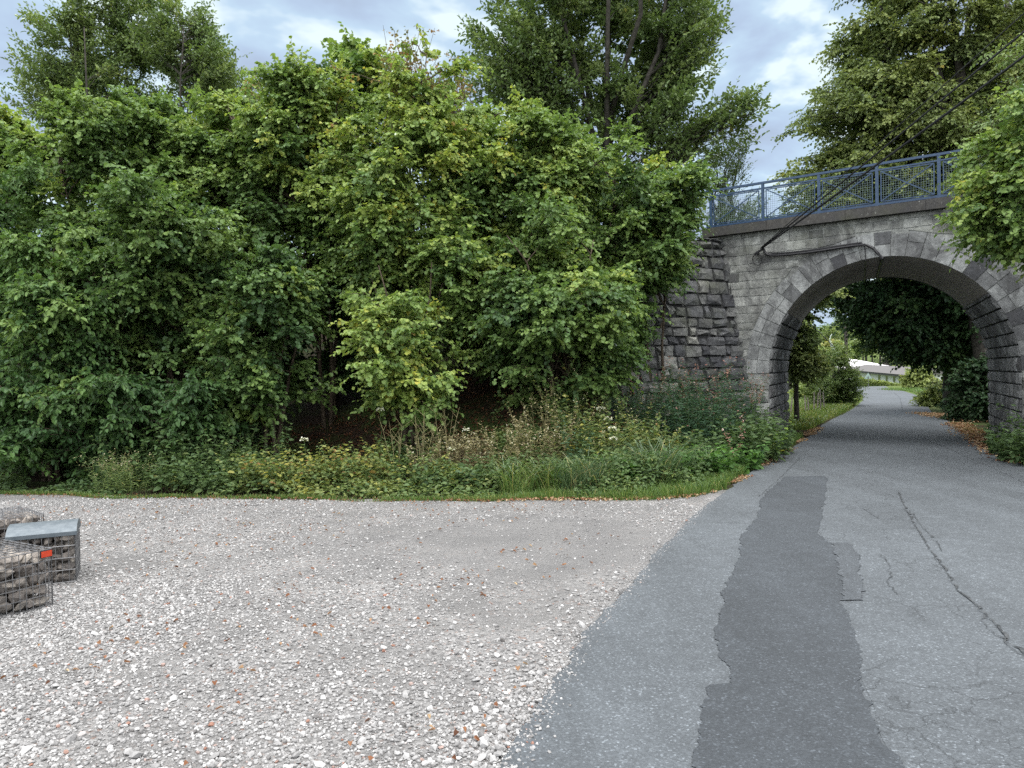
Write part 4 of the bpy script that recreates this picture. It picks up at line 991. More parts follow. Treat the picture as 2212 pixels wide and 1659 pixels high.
# dark dock and nettle leaves by the road edge
nb = 0
for px, Y, h_ in ((756, 15.4, 1.15), (770, 15.6, .95), (748, 14.6, .9), (764, 14.9, .8), (734, 14.7, .95), (722, 14.3, .8), (778, 16.3, .8), (700, 14.2, .75), (768, 16.8, 1.1)):
    clump('nettle_clump', 'dark green broad-leaved nettles crowding the road edge before the left arch pier', 'plant', px, Y, 540 + nb, 'nettles beside the left arch pier', 16, h_, .45, 'herb', .12, .55, (.25, .12), per=16, lean=.35, hang=.5, up=.35); nb += 1
clump('goldenrod', 'bright yellow-green seedling leaves in front of the left arch pier foot', 'plant', 773, 15.2, 556, None, 5, .75, .2, 'fresh', .11, .7, (.7, .12), per=7, lean=.3, start=.4)
# low soft raspberry leaves along the lawn edge
nb = 0
for px, Y in ((640, 12.5), (655, 12.9), (672, 13.0), (690, 13.2), (706, 13.3), (722, 13.6), (736, 13.8), (748, 14.1), (625, 12.4), (712, 12.9), (684, 12.7)):
    clump('bramble', 'low fresh green bramble with layered leaves behind the grass verge at the road', 'plant', px, Y, 560 + nb, 'green brambles on the right half of the verge', 13, .55, .45, 'fresh', .12, .75, (.20, .12), per=11, lean=.7, hang=.3, up=.15); nb += 1
# pale green mixed herbs in the middle
nb = 0
for px, Y, h_ in ((1016, 14.4, .65), (1028, 13.8, .9), (1010, 15.4, .5), (1034, 14.6, 1.2), (1000, 16.8, .55)):
    clump('nettle_clump', 'dark leafy nettles growing against the right arch pier', 'plant', px, Y, 720 + nb, 'nettles beside the right arch pier', 16, h_, .5, 'herb', .12, .55, (.18, .1), per=16, lean=.35, hang=.5, up=.35); nb += 1
nb = 0
for px, Y, h_ in ((585, 13.0, .95), (600, 13.5, 1.05), (618, 13.2, 1.0), (634, 13.6, .95), (650, 14.0, .95), (570, 13.8, 1.15), (608, 14.4, 1.1), (640, 14.8, 1.1), (590, 14.6, 1.2), (665, 13.8, .8)):
    clump('meadowsweet', 'olive meadowsweet clump with a few cream flower heads on the verge', 'plant', px, Y, 580 + nb, 'meadowsweet on the verge', 22, h_ * 1.12, .5, 'herb', .09, .5, (.62, .16), per=22, lean=.35, head=.9, headn=5 if nb % 2 == 0 else 2, headsize=.035, headm='dry'); nb += 1
for k, (px, py, Y) in enumerate(((608, 418, 13.6), (612, 428, 13.0), (614, 438, 12.8), (601, 408, 14.0), (380, 409, 13.6), (304, 439, 13.2), (452, 449, 13.0), (466, 429, 13.6))):
    p = PD(px, py, Y); rt_ = empty('umbellifer', (p.x, p.y, Hz(p.x, p.y)), ('cream umbel flower beside the meadowsweet, %s', 'single pale seed umbel %s')[k > 3] % ('topmost', 'third from the top', 'lowest', 'second from the top', 'over the bare stems', 'at the bank foot under the drooping hazel', 'above the dry goldenrod', 'between hanging hazel leaves')[[0, 1, 2, 3, 4, 5, 6, 7][k]] if k not in (0, 1, 2, 3) else 'cream umbel flower beside the meadowsweet, ' + ('second from the top', 'third from the top', 'lowest', 'topmost')[k], 'flower')
    LV = Leaves(); HD = Leaves(); n = 46; rr_ = .055 if k > 3 else .07
    b0 = np.array([[p.x + .05, p.y, Hz(p.x, p.y)]]); LV.strips(b0, np.array([[p.x, p.y, p.z]]), np.array([.012]), np.array([.4]))
    a = r0.uniform(0, 6.28, n); d = rr_ * np.sqrt(r0.random(n)); P = np.stack([p.x + np.cos(a) * d, p.y + np.sin(a) * d, p.z + .02 - d * .5 + r0.normal(0, .012, n)], 1)
    LV.strips(np.repeat(np.array([[p.x, p.y, p.z - .05]]), n, 0), P, np.full(n, .003), r0.random(n))
    HD.leaves(P, np.stack([np.cos(a), np.sin(a), r0.normal(0, .3, n)], 1), UPV + r0.normal(0, .5, (n, 3)), np.full(n, .028), np.full(n, .026), r0.random(n))
    LV.build('stem', M['herb'], rt_); HD.build('flower_head', M['white'], rt_)
# dry goldenrod and dead stalks
nb = 0
for px, Y, h_ in ((548, 13.0, 1.15), (560, 13.5, 1.3), (536, 13.4, 1.1), (525, 12.8, .9), (450, 12.9, .85), (466, 13.1, .9), (438, 13.3, .9), (482, 12.7, .8), (505, 13.2, 1.0), (424, 12.9, .75)):
    clump('goldenrod', 'withered straw-coloured goldenrod with fluffy grey seed tops', 'plant', px, Y, 600 + nb, 'withered goldenrod in the middle of the verge', 20, h_, .45, 'dry', .07, .16, (.35, .22), per=16, lean=.3, head=.72, headn=12, headsize=.045, headm='dry', stemm='dry'); nb += 1
for k, (px, Y, h_, lab) in enumerate(((418, 13.0, 1.3, 'bare branched dead stalk left of the withered goldenrod'), (444, 13.2, 1.25, 'bare dead stalk with upright twigs among the withered goldenrod'), (395, 13.1, 1.0, 'small bare dead stalk over the yellowing brambles'))):
    c = PD(px, 372, Y); b0 = Vector((c.x, Y, Hz(c.x, Y))); b = MB()
    for j in range(5):
        top = b0 + Vector((r0.normal(0, .16), r0.normal(0, .1), h_ * r0.uniform(.7, 1.05))); b.tube([b0 + Vector((r0.normal(0, .04), 0, -.05)), b0.lerp(top, .5) + Vector((r0.normal(0, .03), 0, 0)), top], [.007, .005, .002], 5)
        for i in range(4):
            s0 = b0.lerp(top, r0.uniform(.5, .95)); b.tube([s0, s0 + Vector((r0.normal(0, .13), r0.normal(0, .08), r0.uniform(.08, .25)))], [.004, .0015], 4)
    tag(b.build('dead_stalk', M['dry']), lab, 'plant')
# yellowing and green brambles on the left half
nb = 0
for px, Y, tn in ((282, 12.2, .75), (298, 12.6, .8), (314, 12.3, .70), (330, 12.6, .82), (346, 12.3, .72), (362, 12.5, .8), (378, 12.3, .62), (396, 12.4, .6), (412, 12.3, .55), (304, 13.2, .8), (340, 13.2, .8), (372, 13.2, .7), (262, 12.5, .66), (246, 12.3, .7)):
    clump('bramble', 'yellowing bramble clump with golden leaves at the foot of the brown bank', 'plant', px, Y, 620 + nb, 'yellowing brambles at the bank foot', 13, .75, .5, 'herb', .085, .7, (tn, .17), per=12, lean=.55, hang=.35, up=.15); nb += 1
nb = 0
for px, Y, h_ in ((120, 13.0, .95), (142, 13.4, 1.0), (164, 13.0, .95), (186, 13.3, 1.1), (206, 12.9, .9), (226, 13.2, 1.0), (190, 12.5, .7), (212, 12.3, .6), (160, 12.5, .7), (240, 13.6, 1.1), (466, 12.2, .5), (484, 12.1, .5), (500, 12.3, .6), (452, 12.1, .45), (436, 12.2, .5), (264, 13.8, 1.0), (98, 13.9, .9), (400, 13.6, .9), (416, 14.0, .9)):
    clump('bramble', 'dark green bramble and fern tangle at the foot of the shrubs', 'plant', px, Y, 640 + nb, 'dark green brambles at the foot of the shrubs', 13, h_, .55, 'herb', .095, .65, (.25, .14), per=13, lean=.5, hang=.35, up=.2); nb += 1
for k, (px, Y) in enumerate(((104, 12.4), (118, 12.5), (132, 12.4))):
    clump('mugwort', 'grey-green feathery mugwort clump at the left end of the verge', 'plant', px, Y, 665 + k, 'feathery mugwort at the left end of the verge', 20, .65, .4, 'tree', .06, .18, (.72, .12), per=22, lean=.35, head=.75, headn=8, headsize=.03, headm='dry')
clump('mugwort', 'tall dark mugwort plant rising out of the grass right of the dry goldenrod', 'plant', 577, 12.7, 669, None, 12, 1.15, .25, 'willowherb', .08, .35, (.5, .15), per=24, lean=.2)

def blades(LV, x, y, hh, wd, r, tone, bend=.5):
    n = len(x); z = H(x, y) - .012; a = r.uniform(0, 6.283, n); d = np.stack([np.cos(a), np.sin(a), np.zeros(n)], 1)
    bd = (bend * hh * r.uniform(.3, 1.3, n))[:, None]
    p0 = np.stack([x, y, z], 1); p1 = p0 + UPV * (hh * .6)[:, None] + d * bd * .25; p2 = p1 + UPV * (hh * .28)[:, None] + d * bd * .4; p3 = p2 + UPV * (hh * .02)[:, None] + d * bd * .45
    sd = np.stack([-d[:, 1], d[:, 0], np.zeros(n)], 1) * wd[:, None] / 2; sd = np.where(r.random(n)[:, None] < .5, sd, np.stack([sd[:, 1], -sd[:, 0], sd[:, 2]], 1))
    V = np.stack([p0 - sd, p0 + sd, p1 - sd * .9, p1 + sd * .9, p2 - sd * .6, p2 + sd * .6, p3 - sd * .1, p3 + sd * .1], 1).reshape(-1, 3)
    i = np.arange(n)[:, None] * 8; F = np.concatenate([i + np.array([[0, 1, 3, 2]]), i + np.array([[2, 3, 5, 4]]), i + np.array([[4, 5, 7, 6]])], 0)
    LV.add(V, F, np.concatenate([tone] * 3))
nb = 0
for px, Y, h_, lab in ((515, 11.75, .5, 'loose tuft of tall pale grass at the gravel edge'), (548, 11.95, .5, None), (575, 11.7, .55, 'dark arching sedge tuft, left one of the two by the gravel corner'), (592, 11.8, .6, None), (655, 12.2, .75, 'dark arching sedge tuft standing tall near the road edge'), (668, 12.5, .7, None), (643, 12.4, .6, None), (700, 13.0, .5, None)):
    c = PD(px, 372, Y); r = np.random.default_rng(700 + nb); n = 260; LV = Leaves(); a = r.uniform(0, 6.28, n); rr = .26 * np.sqrt(r.random(n))
    blades(LV, c.x + np.cos(a) * rr, Y + np.sin(a) * rr, h_ * r.uniform(.25, 1.2, n), np.full(n, .010), r, np.clip(r.normal(.5, .28, n), 0, 1), bend=1.35)
    o = LV.build('grass_tuft', M['darkgrass'] if px > 560 else M['grass']); tag(o, lab or 'arching tuft of long grass between the brambles and the mown edge', 'grass tuft', None if lab else 'long grass tufts along the verge'); nb += 1
# short grass and ground cover: nobody could count it
def far_y(x):
    P = np.array(far_edge); return np.interp(x, P[:, 0], P[:, 1])
LV = Leaves(); r = np.random.default_rng(71); n = 30000
x = r.uniform(-14, 5.2, n); fy = far_y(x); rx = x + 0
y = fy - .06 + .16 * np.sin(x * 2.3) * np.sin(x * .9 + 1) + np.abs(r.normal(0, .45, n)) * np.interp(x, [-14, -1, 0.5, 2], [.14, .2, .8, 1.2])
k = (road_x(y) > x + .12) & (vnoise(np.stack([x, y, y * 0], 1), .6, 21) + np.interp(x, [-2, .5], [0, .9]) > r.normal(.15, .35, n)); x, y = x[k], y[k]
blades(LV, x, y, r.uniform(.03, .15, len(x)) * np.interp(x, [-14, -1, 0.5, 2], [.5, .6, 1.0, 1.35]), np.full(len(x), .006), r, np.clip(r.normal(.5, .28, len(x)), 0, 1))
edge_x, edge_y = x, y
y = r.uniform(10.3, 20, 16000); x = road_x(y) - .10 - np.abs(r.normal(0, .55, len(y))); k = y > far_y(x) + .02; x, y = x[k], y[k]
blades(LV, x, y, r.uniform(.06, .22, len(x)), np.full(len(x), .009), r, np.clip(r.normal(.42, .2, len(x)), 0, 1))
# bright verge beyond the arch, both sides
y = r.uniform(22.5, 46, 16000); x = road_x(y) - .15 - np.abs(r.normal(0, 1.2, len(y)))
blades(LV, x, y, r.uniform(.05, .24, len(x)), np.full(len(x), .022), r, np.clip(r.normal(.74, .15, len(x)), 0, 1))
y = r.uniform(42, 58, 6000); x = np.where(r.random(6000) < .6, np.interp(y, Rr[:1100, 1], Rr[:1100, 0]) + .2 + np.abs(r.normal(0, 2.5, 6000)), road_x(y) - .2 - np.abs(r.normal(0, 1.5, 6000)))
blades(LV, x, y, r.uniform(.08, .25, len(x)), np.full(len(x), .03), r, np.clip(r.normal(.5, .15, len(x)), 0, 1))
tag(LV.build('verge_grass', M['grass']), 'short green grass along the gravel edge and the roadside', 'grass', kind='stuff')
LV = Leaves(); n = 70000; x = r.uniform(-15, 5.6, n); y = far_y(x) + .12 + r.uniform(0, 4.0, n) ** 1.0
k = (road_x(y) > x + .45) & (vnoise(np.stack([x, y, y * 0], 1), .35, 5) > -.35) & ~((x > -1.9) & (x < -.4) & (y > 12.9)) & ~((x > -4.2) & (x < -2.7) & (y > 13.4)); x, y = x[k], y[k]; n = len(x)
hh = (.05 + .45 * np.clip((y - far_y(x) - .1) / .8, 0, 1)) * (.3 + .9 * np.clip(vnoise(np.stack([x, y, y * 0], 1), .55, 6) * .5 + .5, 0, 1))
P = np.stack([x, y, H(x, y) + hh * r.random(n) ** .6], 1); a = r.uniform(0, 6.28, n)
tn = np.clip(np.interp(x, [-15, -7, -4.5, -2, 0, 3, 5], [.25, .25, .5, .62, .42, .35, .25]) + .16 * vnoise(P, .6, 8) + r.normal(0, .12, n), 0, .98)
LV.leaves(P, np.stack([np.cos(a), np.sin(a), r.normal(.05, .3, n)], 1), UPV + r.normal(0, .35, (n, 3)), r.uniform(.04, .10, n), r.uniform(.03, .065, n), tn)
tag(LV.build('ground_cover', M['herb']), 'low tangled ground cover under the shrubs', 'ground cover', kind='stuff')
# fallen leaves: road edges, bank and gravel
LV = Leaves()
def litter(x, y, z, sz, tn):
    n = len(x); a = r.uniform(0, 6.28, n); LV.leaves(np.stack([x, y, z], 1), np.stack([np.cos(a), np.sin(a), r.normal(0, .15, n)], 1), UPV + r.normal(0, .3, (n, 3)), sz * r.uniform(.6, 1.3, n), sz * r.uniform(.4, .9, n), tn, droop=.3, fold=.4)
y = r.uniform(11.3, 23, 1600); x = road_x(y) - .05 + r.normal(0, .10, len(y)); k = vnoise(np.stack([x, y, y * 0], 1), .5, 31) > -.3; x, y = x[k], y[k]; litter(x, y, np.full(len(x), .025), .05, np.clip(r.normal(.7, .2, len(x)), 0, 1))
x = r.uniform(-1, 3.0, 420); y = far_y(x) + r.normal(-.02, .07, len(x)); k = road_x(y) > x; x, y = x[k], y[k]; litter(x, y, np.full(len(x), .02), .045, np.clip(r.normal(.6, .25, len(x)), 0, 1))
x = r.uniform(-9, 0, 500); y = far_y(x) + r.normal(-.05, .12, len(x)); litter(x, y, np.full(len(x), .02), .035, np.clip(r.normal(.3, .2, len(x)), 0, 1))
x = r.uniform(-7, 1.2, 1500); y = r.uniform(2.6, 11.2, 1500); k = (x < road_x(y) - .1) & (vnoise(np.stack([x, y, y * 0], 1), .45, 33) > 0); x, y = x[k], y[k]; litter(x, y, np.full(len(x), .022), .036, np.clip(r.normal(.38, .22, len(x)), 0, 1))
y = r.uniform(14, 24, 1800); xr = np.interp(y, Rr[:1000, 1], Rr[:1000, 0]); x = xr + r.normal(.12, .2, len(y)); litter(x, y, np.full(len(x), .03), .06, np.clip(r.normal(.6, .25, len(x)), 0, 1))
a1, a2 = G(930, 414), G(978, 421); s = r.random(2600); x = a1.x + (a2.x - a1.x) * s + r.normal(0, .25, 2600); y = a1.y + (a2.y - a1.y) * s + r.normal(0, .45, 2600); litter(x, y, np.full(len(x), .03), .075, np.clip(r.normal(.72, .15, len(x)), 0, 1))
x = r.uniform(-12, 4, 16000); y = far_y(x) + r.uniform(.4, 6.5, len(x)); k = H(x, y) > .05; x, y = x[k], y[k]; litter(x, y, H(x, y) + .015, .06, np.clip(r.normal(.15, .16, len(x)), 0, 1))
tag(LV.build('leaf_litter', M['litter']), 'fallen brown leaves along the road edge and on the bank', 'fallen leaves', kind='stuff')

# ------------------------------------------------------------------ loose stones of the gravel
def ico():
    p = (1 + 5 ** .5) / 2; v = np.array([(-1, p, 0), (1, p, 0), (-1, -p, 0), (1, -p, 0), (0, -1, p), (0, 1, p), (0, -1, -p), (0, 1, -p), (p, 0, -1), (p, 0, 1), (-p, 0, -1), (-p, 0, 1)], float)
    f = np.array([(0, 11, 5), (0, 5, 1), (0, 1, 7), (0, 7, 10), (0, 10, 11), (1, 5, 9), (5, 11, 4), (11, 10, 2), (10, 7, 6), (7, 1, 8), (3, 9, 4), (3, 4, 2), (3, 2, 6), (3, 6, 8), (3, 8, 9), (4, 9, 5), (2, 4, 11), (6, 2, 10), (8, 6, 7), (9, 8, 1)])
    return v / np.linalg.norm(v[0]), f
IV, IF = ico()
def stones(x, y, z, sz, tone, r):
    n = len(x); V = IV[None] * r.uniform(.72, 1.25, (n, 12, 1))
    sc = np.stack([r.uniform(.7, 1.3, n), r.uniform(.6, 1.1, n), r.uniform(.4, .85, n)], 1); V = V * sc[:, None]
    tl = r.normal(0, .35, n); c, s = np.cos(tl), np.sin(tl); V = np.stack([V[..., 0] * c[:, None] - V[..., 2] * s[:, None], V[..., 1], V[..., 0] * s[:, None] + V[..., 2] * c[:, None]], -1)
    a = r.uniform(0, 6.283, n); c, s = np.cos(a), np.sin(a)
    V = np.stack([V[..., 0] * c[:, None] - V[..., 1] * s[:, None], V[..., 0] * s[:, None] + V[..., 1] * c[:, None], V[..., 2]], -1) * (sz / 2)[:, None, None]
    V = V + np.stack([x, y, z + sz * .18], 1)[:, None]
    return V.reshape(-1, 3), (np.arange(n)[:, None, None] * 12 + IF[None]).reshape(-1, 3), np.repeat(tone, 20)
r = np.random.default_rng(91); n = 170000
y = 2.3 + 9.6 * r.random(n) ** 1.25; x = r.uniform(-1, 1, n) * (y * .72 + .8) ; x = np.where(x > 2.4, -x, x)
ln_ = np.log(.0165) + .36 * r.normal(size=n); sz = np.clip(np.exp(ln_), .007, .06)
rx = road_x(y); dist = rx - x
worn = .9 * np.exp(-(((x - .3) / 1.5) ** 2 + ((y - 8.6) / 1.6) ** 2)) + vnoise(np.stack([x * .6, y, y * 0], 1), .16, 12) + .8 * np.exp(-((x - 0.2 + (y - 8) * .12) / 1.2) ** 2) - .5 * np.exp(-((dist - .22) / .22) ** 2) - .5 * np.exp(-((x + 2.2) / 1.6) ** 2) * (y < 7)
k = (dist > .02 - np.abs(r.normal(0, .10, n)) * (sz < .022)) & (y < far_y(x) - .02) & (r.random(n) > np.clip(.42 + .5 * worn, .05, .93)); x, y, sz, dist = x[k], y[k], sz[k], dist[k]
sz = sz * (1 + .45 * np.exp(-(dist / .35) ** 2) * (r.random(len(x)) < .6))
ye = 2.2 + 8.8 * r.random(5000) ** 1.2; de = r.normal(0, .07, 5000) + .05; xe = road_x(ye) - de
x, y, dist = np.concatenate([x, xe]), np.concatenate([y, ye]), np.concatenate([dist, de]); sz = np.concatenate([sz, r.uniform(.005, .012, 5000)])
V, F, T = stones(x, y, np.where(dist > 0.03, -.004, .011), sz, np.clip(r.beta(2.4, 1.8, len(x)), 0, 1), r)
tag(npmesh('gravel_stones', V, F, M['stone_chip'], tone=T), 'loose pale limestone chippings covering the lot', 'gravel', kind='stuff')

# ------------------------------------------------------------------ gabions
def gabion(corner, ax_, ay_, L, D, hgt, label, seed, lid, reflector=False):
    """corner: the near right lower corner; ax_ runs left along the front, ay_ runs back."""
    r = np.random.default_rng(seed); c = Vector(corner); ax_ = Vector(ax_).normalized(); ay_ = Vector(ay_).normalized(); az = Vector((0, 0, 1))
    root = empty('gabion', c, label, 'gabion', 'stone filled wire baskets at the edge of the lot')
    cg = MB(); wd = .005
    def wire(a, b, w_=wd): cg.bar(a, b, w_, w_, up=(0.3, .5, .8))
    nx, ny, nz = round(L / .05), round(D / .05), round(hgt / .1)
    for off, dr, n_ in ((Vector(), ax_, nx), (ay_ * D, ax_, nx), (Vector(), ay_, ny), (ax_ * L, ay_, ny)):
        for i in range(n_ + 1):
            p = c + off + dr * (L if dr is ax_ else D) * i / n_; wire(p + az * .01, p + az * hgt, .0045 if 0 < i < n_ else .007)
        for k_ in range(nz + 1):
            p = c + off + az * (.012 + (hgt - .012) * k_ / nz); wire(p - (ay_ if dr is ax_ else ax_) * .004, p + dr * (L if dr is ax_ else D) - (ay_ if dr is ax_ else ax_) * .004, .006)
    if not lid:
        for i in range(1, nx): p = c + az * hgt + ax_ * L * i / nx; wire(p, p + ay_ * D, .0045)
        for i in range(1, round(D / .1)): p = c + az * (hgt + .004) + ay_ * D * i / round(D / .1); wire(p, p + ax_ * L, .006)
    cg.build('wire_cage', M['wire'], root)
    cp = np.array(c) + np.stack([r.uniform(.09, L - .09, 420), r.uniform(.09, D - .09, 420), r.uniform(.07, hgt - .10, 420)], 1) @ np.array([ax_, ay_, az])
    V, F, T = stones(cp[:, 0], cp[:, 1], cp[:, 2] - .03, r.uniform(.10, .14, 420), np.clip(r.normal(.35, .2, 420), 0, 1), r)
    tag(npmesh('rubble_core', V, F, M['rock'], root, tone=T), kind='stuff')
    spots = []
    st_ = .098
    for face in ('front', 'top', 'side') if not lid else ('front', 'side'):
        A, B, la, lb, o, nrm_ = {'front': (ax_, az, L, hgt, c, ay_), 'side': (ay_, az, D, hgt, c, ax_), 'top': (ax_, ay_, L, D, c + az * hgt, -az)}[face]
        st_ = .118 if face == 'top' else .088; na_, nb_ = max(1, round(la / st_)), max(1, round(lb / st_))
        for j in range(nb_):
            for i in range(na_):
                p = o + A * ((i + .5 + r.normal(0, .14) + (.5 if j % 2 else 0) * .6) * la / na_) + B * ((j + .5 + r.normal(0, .12)) * lb / nb_) + nrm_ * r.uniform(.05, .085)
                spots.append(p)
    spots = [p for p in spots if .03 < (p - c).dot(ax_) < L - .03 and .03 < (p - c).dot(ay_) < D - .03 and .03 < (p - c).z < hgt - .025]
    spots = spots[:98] if len(spots) <= 98 else spots[:98]
    for p in spots:
        V, F, T = stones(np.zeros(1), np.zeros(1), np.zeros(1), np.array([.132 * r.uniform(.75, 1.15)]), np.array([np.clip(r.normal(.5, .22), 0, 1)]), r)
        V[:, 2] -= V[:, 2].mean(); th = r.uniform(-.9, .9); V = np.stack([V[:, 0] * math.cos(th) - V[:, 2] * math.sin(th), V[:, 1], V[:, 0] * math.sin(th) + V[:, 2] * math.cos(th)], 1)
        # keep the stone inside its basket
        d = (np.array(p - c)[None] + V) @ np.array([ax_, ay_, az]).T; lim = np.array([L, D, hgt]) - .004
        d = np.clip(d, .004 + r.uniform(-.01, .004), lim); Vw = np.array(c)[None] + d @ np.array([ax_, ay_, az])
        o = npmesh('stone', Vw, F, M['rock'], root, tone=T, smooth=False)
    if lid:
        b = MB(); prof = []
        for i in range(13):
            s_ = i / 12; prof.append((D * s_, hgt + .008 + .075 * math.sin(math.pi * s_) ** .55 * (1 if 0 < i < 12 else 0)))
        for i in range(12):
            (d0, z0), (d1, z1) = prof[i], prof[i + 1]
            P4 = [c + ay_ * d0 + az * z0 - ax_ * .015, c + ay_ * d1 + az * z1 - ax_ * .015, c + ay_ * d1 + az * z1 + ax_ * (L + .015), c + ay_ * d0 + az * z0 + ax_ * (L + .015)]
            b.add(P4, [(0, 1, 2, 3)])
            for e_ in (-.015, L + .015):
                b.add([c + ay_ * d0 + ax_ * e_ + az * (hgt + .004), c + ay_ * d1 + ax_ * e_ + az * (hgt + .004), c + ay_ * d1 + ax_ * e_ + az * z1, c + ay_ * d0 + ax_ * e_ + az * z0], [(0, 1, 2, 3)])
        b.bar(c - ay_ * .006 + az * (hgt + .0) - ax_ * .015, c - ay_ * .006 + az * (hgt + .0) + ax_ * (L + .015), .004, .035, up=az)
        b.bar(c - ax_ * .014 + az * (hgt - .002), c - ax_ * .014 + ay_ * D + az * (hgt - .002), .004, .035, up=az)
        b.build('lid', M['lid'], root)
    if reflector:
        b = MB(); pc = c + az * (hgt - .033) + ax_ * .045 - ay_ * .012
        b.frame_box(pc, ax_ * .042, ay_ * .007, az * .024); b.build('reflector', M['reflector'], root)
        b = MB(); b.frame_box(pc + ay_ * .004, ax_ * .047, ay_ * .007, az * .029); b.build('reflector_backing', M['cable'], root)
    return root
def xy0(v): return Vector((v.x, v.y, 0))
def perp(a): a = xy0(a).normalized(); b = Vector((a.y, -a.x, 0)); return b if b.y > 0 else -b
g1 = xy0(G(51, 548.5, .47)); f1 = xy0(G(0, 558.8, .47)) - g1
gabion(g1, f1, perp(f1), 1.0, .75, .47, 'nearest stone gabion with wire top and a red reflector on its corner', 811, False, True)
g2 = xy0(G(76, 582, 0)); f2 = Vector((-.9, -.43, 0))
gabion(g2, f2, perp(f2), .52, .50, .45, 'square stone gabion capped with a curved galvanised lid', 812, True)
g3 = xy0(G(43.2, 513.8, .47)); f3 = xy0(G(0, 519.7, .47)) - g3
gabion(g3, f3, perp(f3), 1.0, .75, .47, 'rearmost stone gabion with wire top at the left edge of the picture', 813, False)

# ------------------------------------------------------------------ beyond the arch
# fence stakes
for k, (px, py, Y, h_) in enumerate(((783, 405, 28, .9), (786.5, 404, 29, 1.0), (790, 404, 29.5, .95), (805.5, 403, 30, 1.0), (808.5, 404, 30, .9), (813.5, 403, 31, 1.15), (817, 403, 31.5, 1.1), (820.5, 403, 31.5, 1.25), (824, 402, 32, 1.1))):
    c = PD(px, 372, Y); z = Hz(c.x, Y); b = MB(); t_ = Vector((random.Random(k).uniform(-.13, .13), 0, h_ * 1.05)); t_ *= .68; b.tube([Vector((c.x, Y, z - .1)), Vector((c.x, Y, z)) + t_ * .5, Vector((c.x, Y, z)) + t_], [.03, .028, .022], 6)
    tag(b.build('fence_stake', M['wood']), 'weathered wooden fence stake on the grass left of the bend beyond the arch', 'fence stake', 'fence stakes beyond the arch')
# utility pole with wires
Y = 62; pt, pb = PD(845.2, 318, Y), PD(847.8, 372, Y); pr = empty('utility_pole', (pb.x, Y, Hz(pb.x, Y)), 'dark wooden utility pole above the white house beyond the arch', 'pole')
b = MB(); b.tube([Vector((pb.x, Y, Hz(pb.x, Y) - .5)), Vector(pt)], [.17, .12], 8); b.build('post', M['pole'], pr)
b = MB(); b.bar(PD(843.6, 325, Y), PD(847.2, 324, Y), .1, .1); b.bar(PD(848.6, 334, Y), PD(845.8, 338.5, Y), .08, .08); b.build('bracket', M['pole'], pr)
bz2 = lambda zx, zy: ((2950 + zx / 2.023) * .25397, (1080 + zy / 2.023) * .25397)
b = MB(); b.tube([PD(*bz2(*p), 58) for p in ((675, 475), (660, 478), (648, 492), (642, 520), (648, 560), (662, 600), (682, 630), (700, 640), (712, 636))], .035, 5); b.tube([PD(*bz2(*p), 58) for p in ((655, 548), (672, 590), (690, 618), (710, 632))], .03, 5)
tag(b.build('slack_cable', M['palecable']), 'pale slack cable hanging in a loop left of the utility pole', 'cable')
b = MB(); b.tube([PD(*bz2(*p), 52) for p in ((470, 400), (560, 462), (620, 520), (655, 562), (700, 590))], .03, 5)
tag(b.build('slack_cable', M['cable']), 'dark slack wire slanting down to the pale cable loop', 'cable')
# far house
Yh = 150; zb = Hz(PD(885, 372, Yh).x, Yh) - .5
def hp(px, py, dY=0): return PD(px, py, Yh + dY)
hs = empty('white_house', (hp(885, 380).x, Yh, zb), 'long white single-storey house with a grey roof beyond the bend', 'house')
A, B = PD(846, 368.6, 156), PD(909, 374.0, 118)
wdir = B - A; wl = wdir.length; wdir.normalize(); wn = Vector((wdir.y, -wdir.x, 0)).normalized()
mid_ = (A + B) / 2 - wn * 4; Z = Vector((0, 0, 1))
b = MB(); b.frame_box(mid_ - Z * 1.3, wdir * wl / 2, wn * 4, Z * 1.3); b.build('wall', M['render'], hs)
e0, e1 = mid_ - wdir * (wl / 2 + .5), mid_ + wdir * (wl / 2 + .5)
b = MB(); P = [e0 + wn * 4.9 - Z * .1, e1 + wn * 4.9 - Z * .1, e1 + Z * .75, e0 + Z * .75, e0 - wn * 4.9 - Z * .1, e1 - wn * 4.9 - Z * .1]
b.add(P, [(0, 1, 2, 3), (3, 2, 5, 4), (0, 3, 4), (1, 5, 2)]); b.build('roof', M['rooftile'], hs)
b = MB(); b.frame_box(mid_ + wn * 4.7 - Z * .3, wdir * (wl / 2 + .4), wn * .12, Z * .14); b.build('eaves', M['fascia'], hs)
for px, w_, h_, door in ((869.5, 1.3, .8, 0), (879.5, 1.2, 1.1, 0), (887, 1.1, 1.25, 0), (894.5, 1.2, .9, 0), (900.2, .8, 1.7, 1), (903.4, .9, 1.8, 1)):
    rr = ray(px, 375); k = A.dot(wn) / Vector((rr.x, rr.y, 0)).dot(wn); s_ = (Vector((rr.x * k, rr.y * k, 0)) - A).dot(wdir)
    pc = A + wdir * s_ - Z * (.62 + h_ / 2)
    f = MB(); f.frame_box(pc + wn * .02, wdir * (w_ / 2 + .06), wn * .04, Z * (h_ / 2 + .06)); fo = f.build('door' if door else 'window', M['render'] if not door else M['wood'], hs)
    g = MB(); g.frame_box(pc + wn * .035, wdir * w_ / 2, wn * .04, Z * h_ / 2); g.build('pane', M['glass'], fo)
Yb = 200
b0_, b1_ = PD(838, 356.3, Yb), PD(899, 367.5, Yb - 8); lo = PD(852, 369, Yb - 10); zlo = min(lo.z, b1_.z - .5)
d_ = Vector((b1_.x - b0_.x, b1_.y - b0_.y, 0)).normalized(); n_b = Vector((d_.y, -d_.x, 0)); br_ = empty('barn', (b0_.x, b0_.y, Hz(b0_.x, b0_.y)), 'long barn with a pale shining sheet roof above the white house', 'barn')
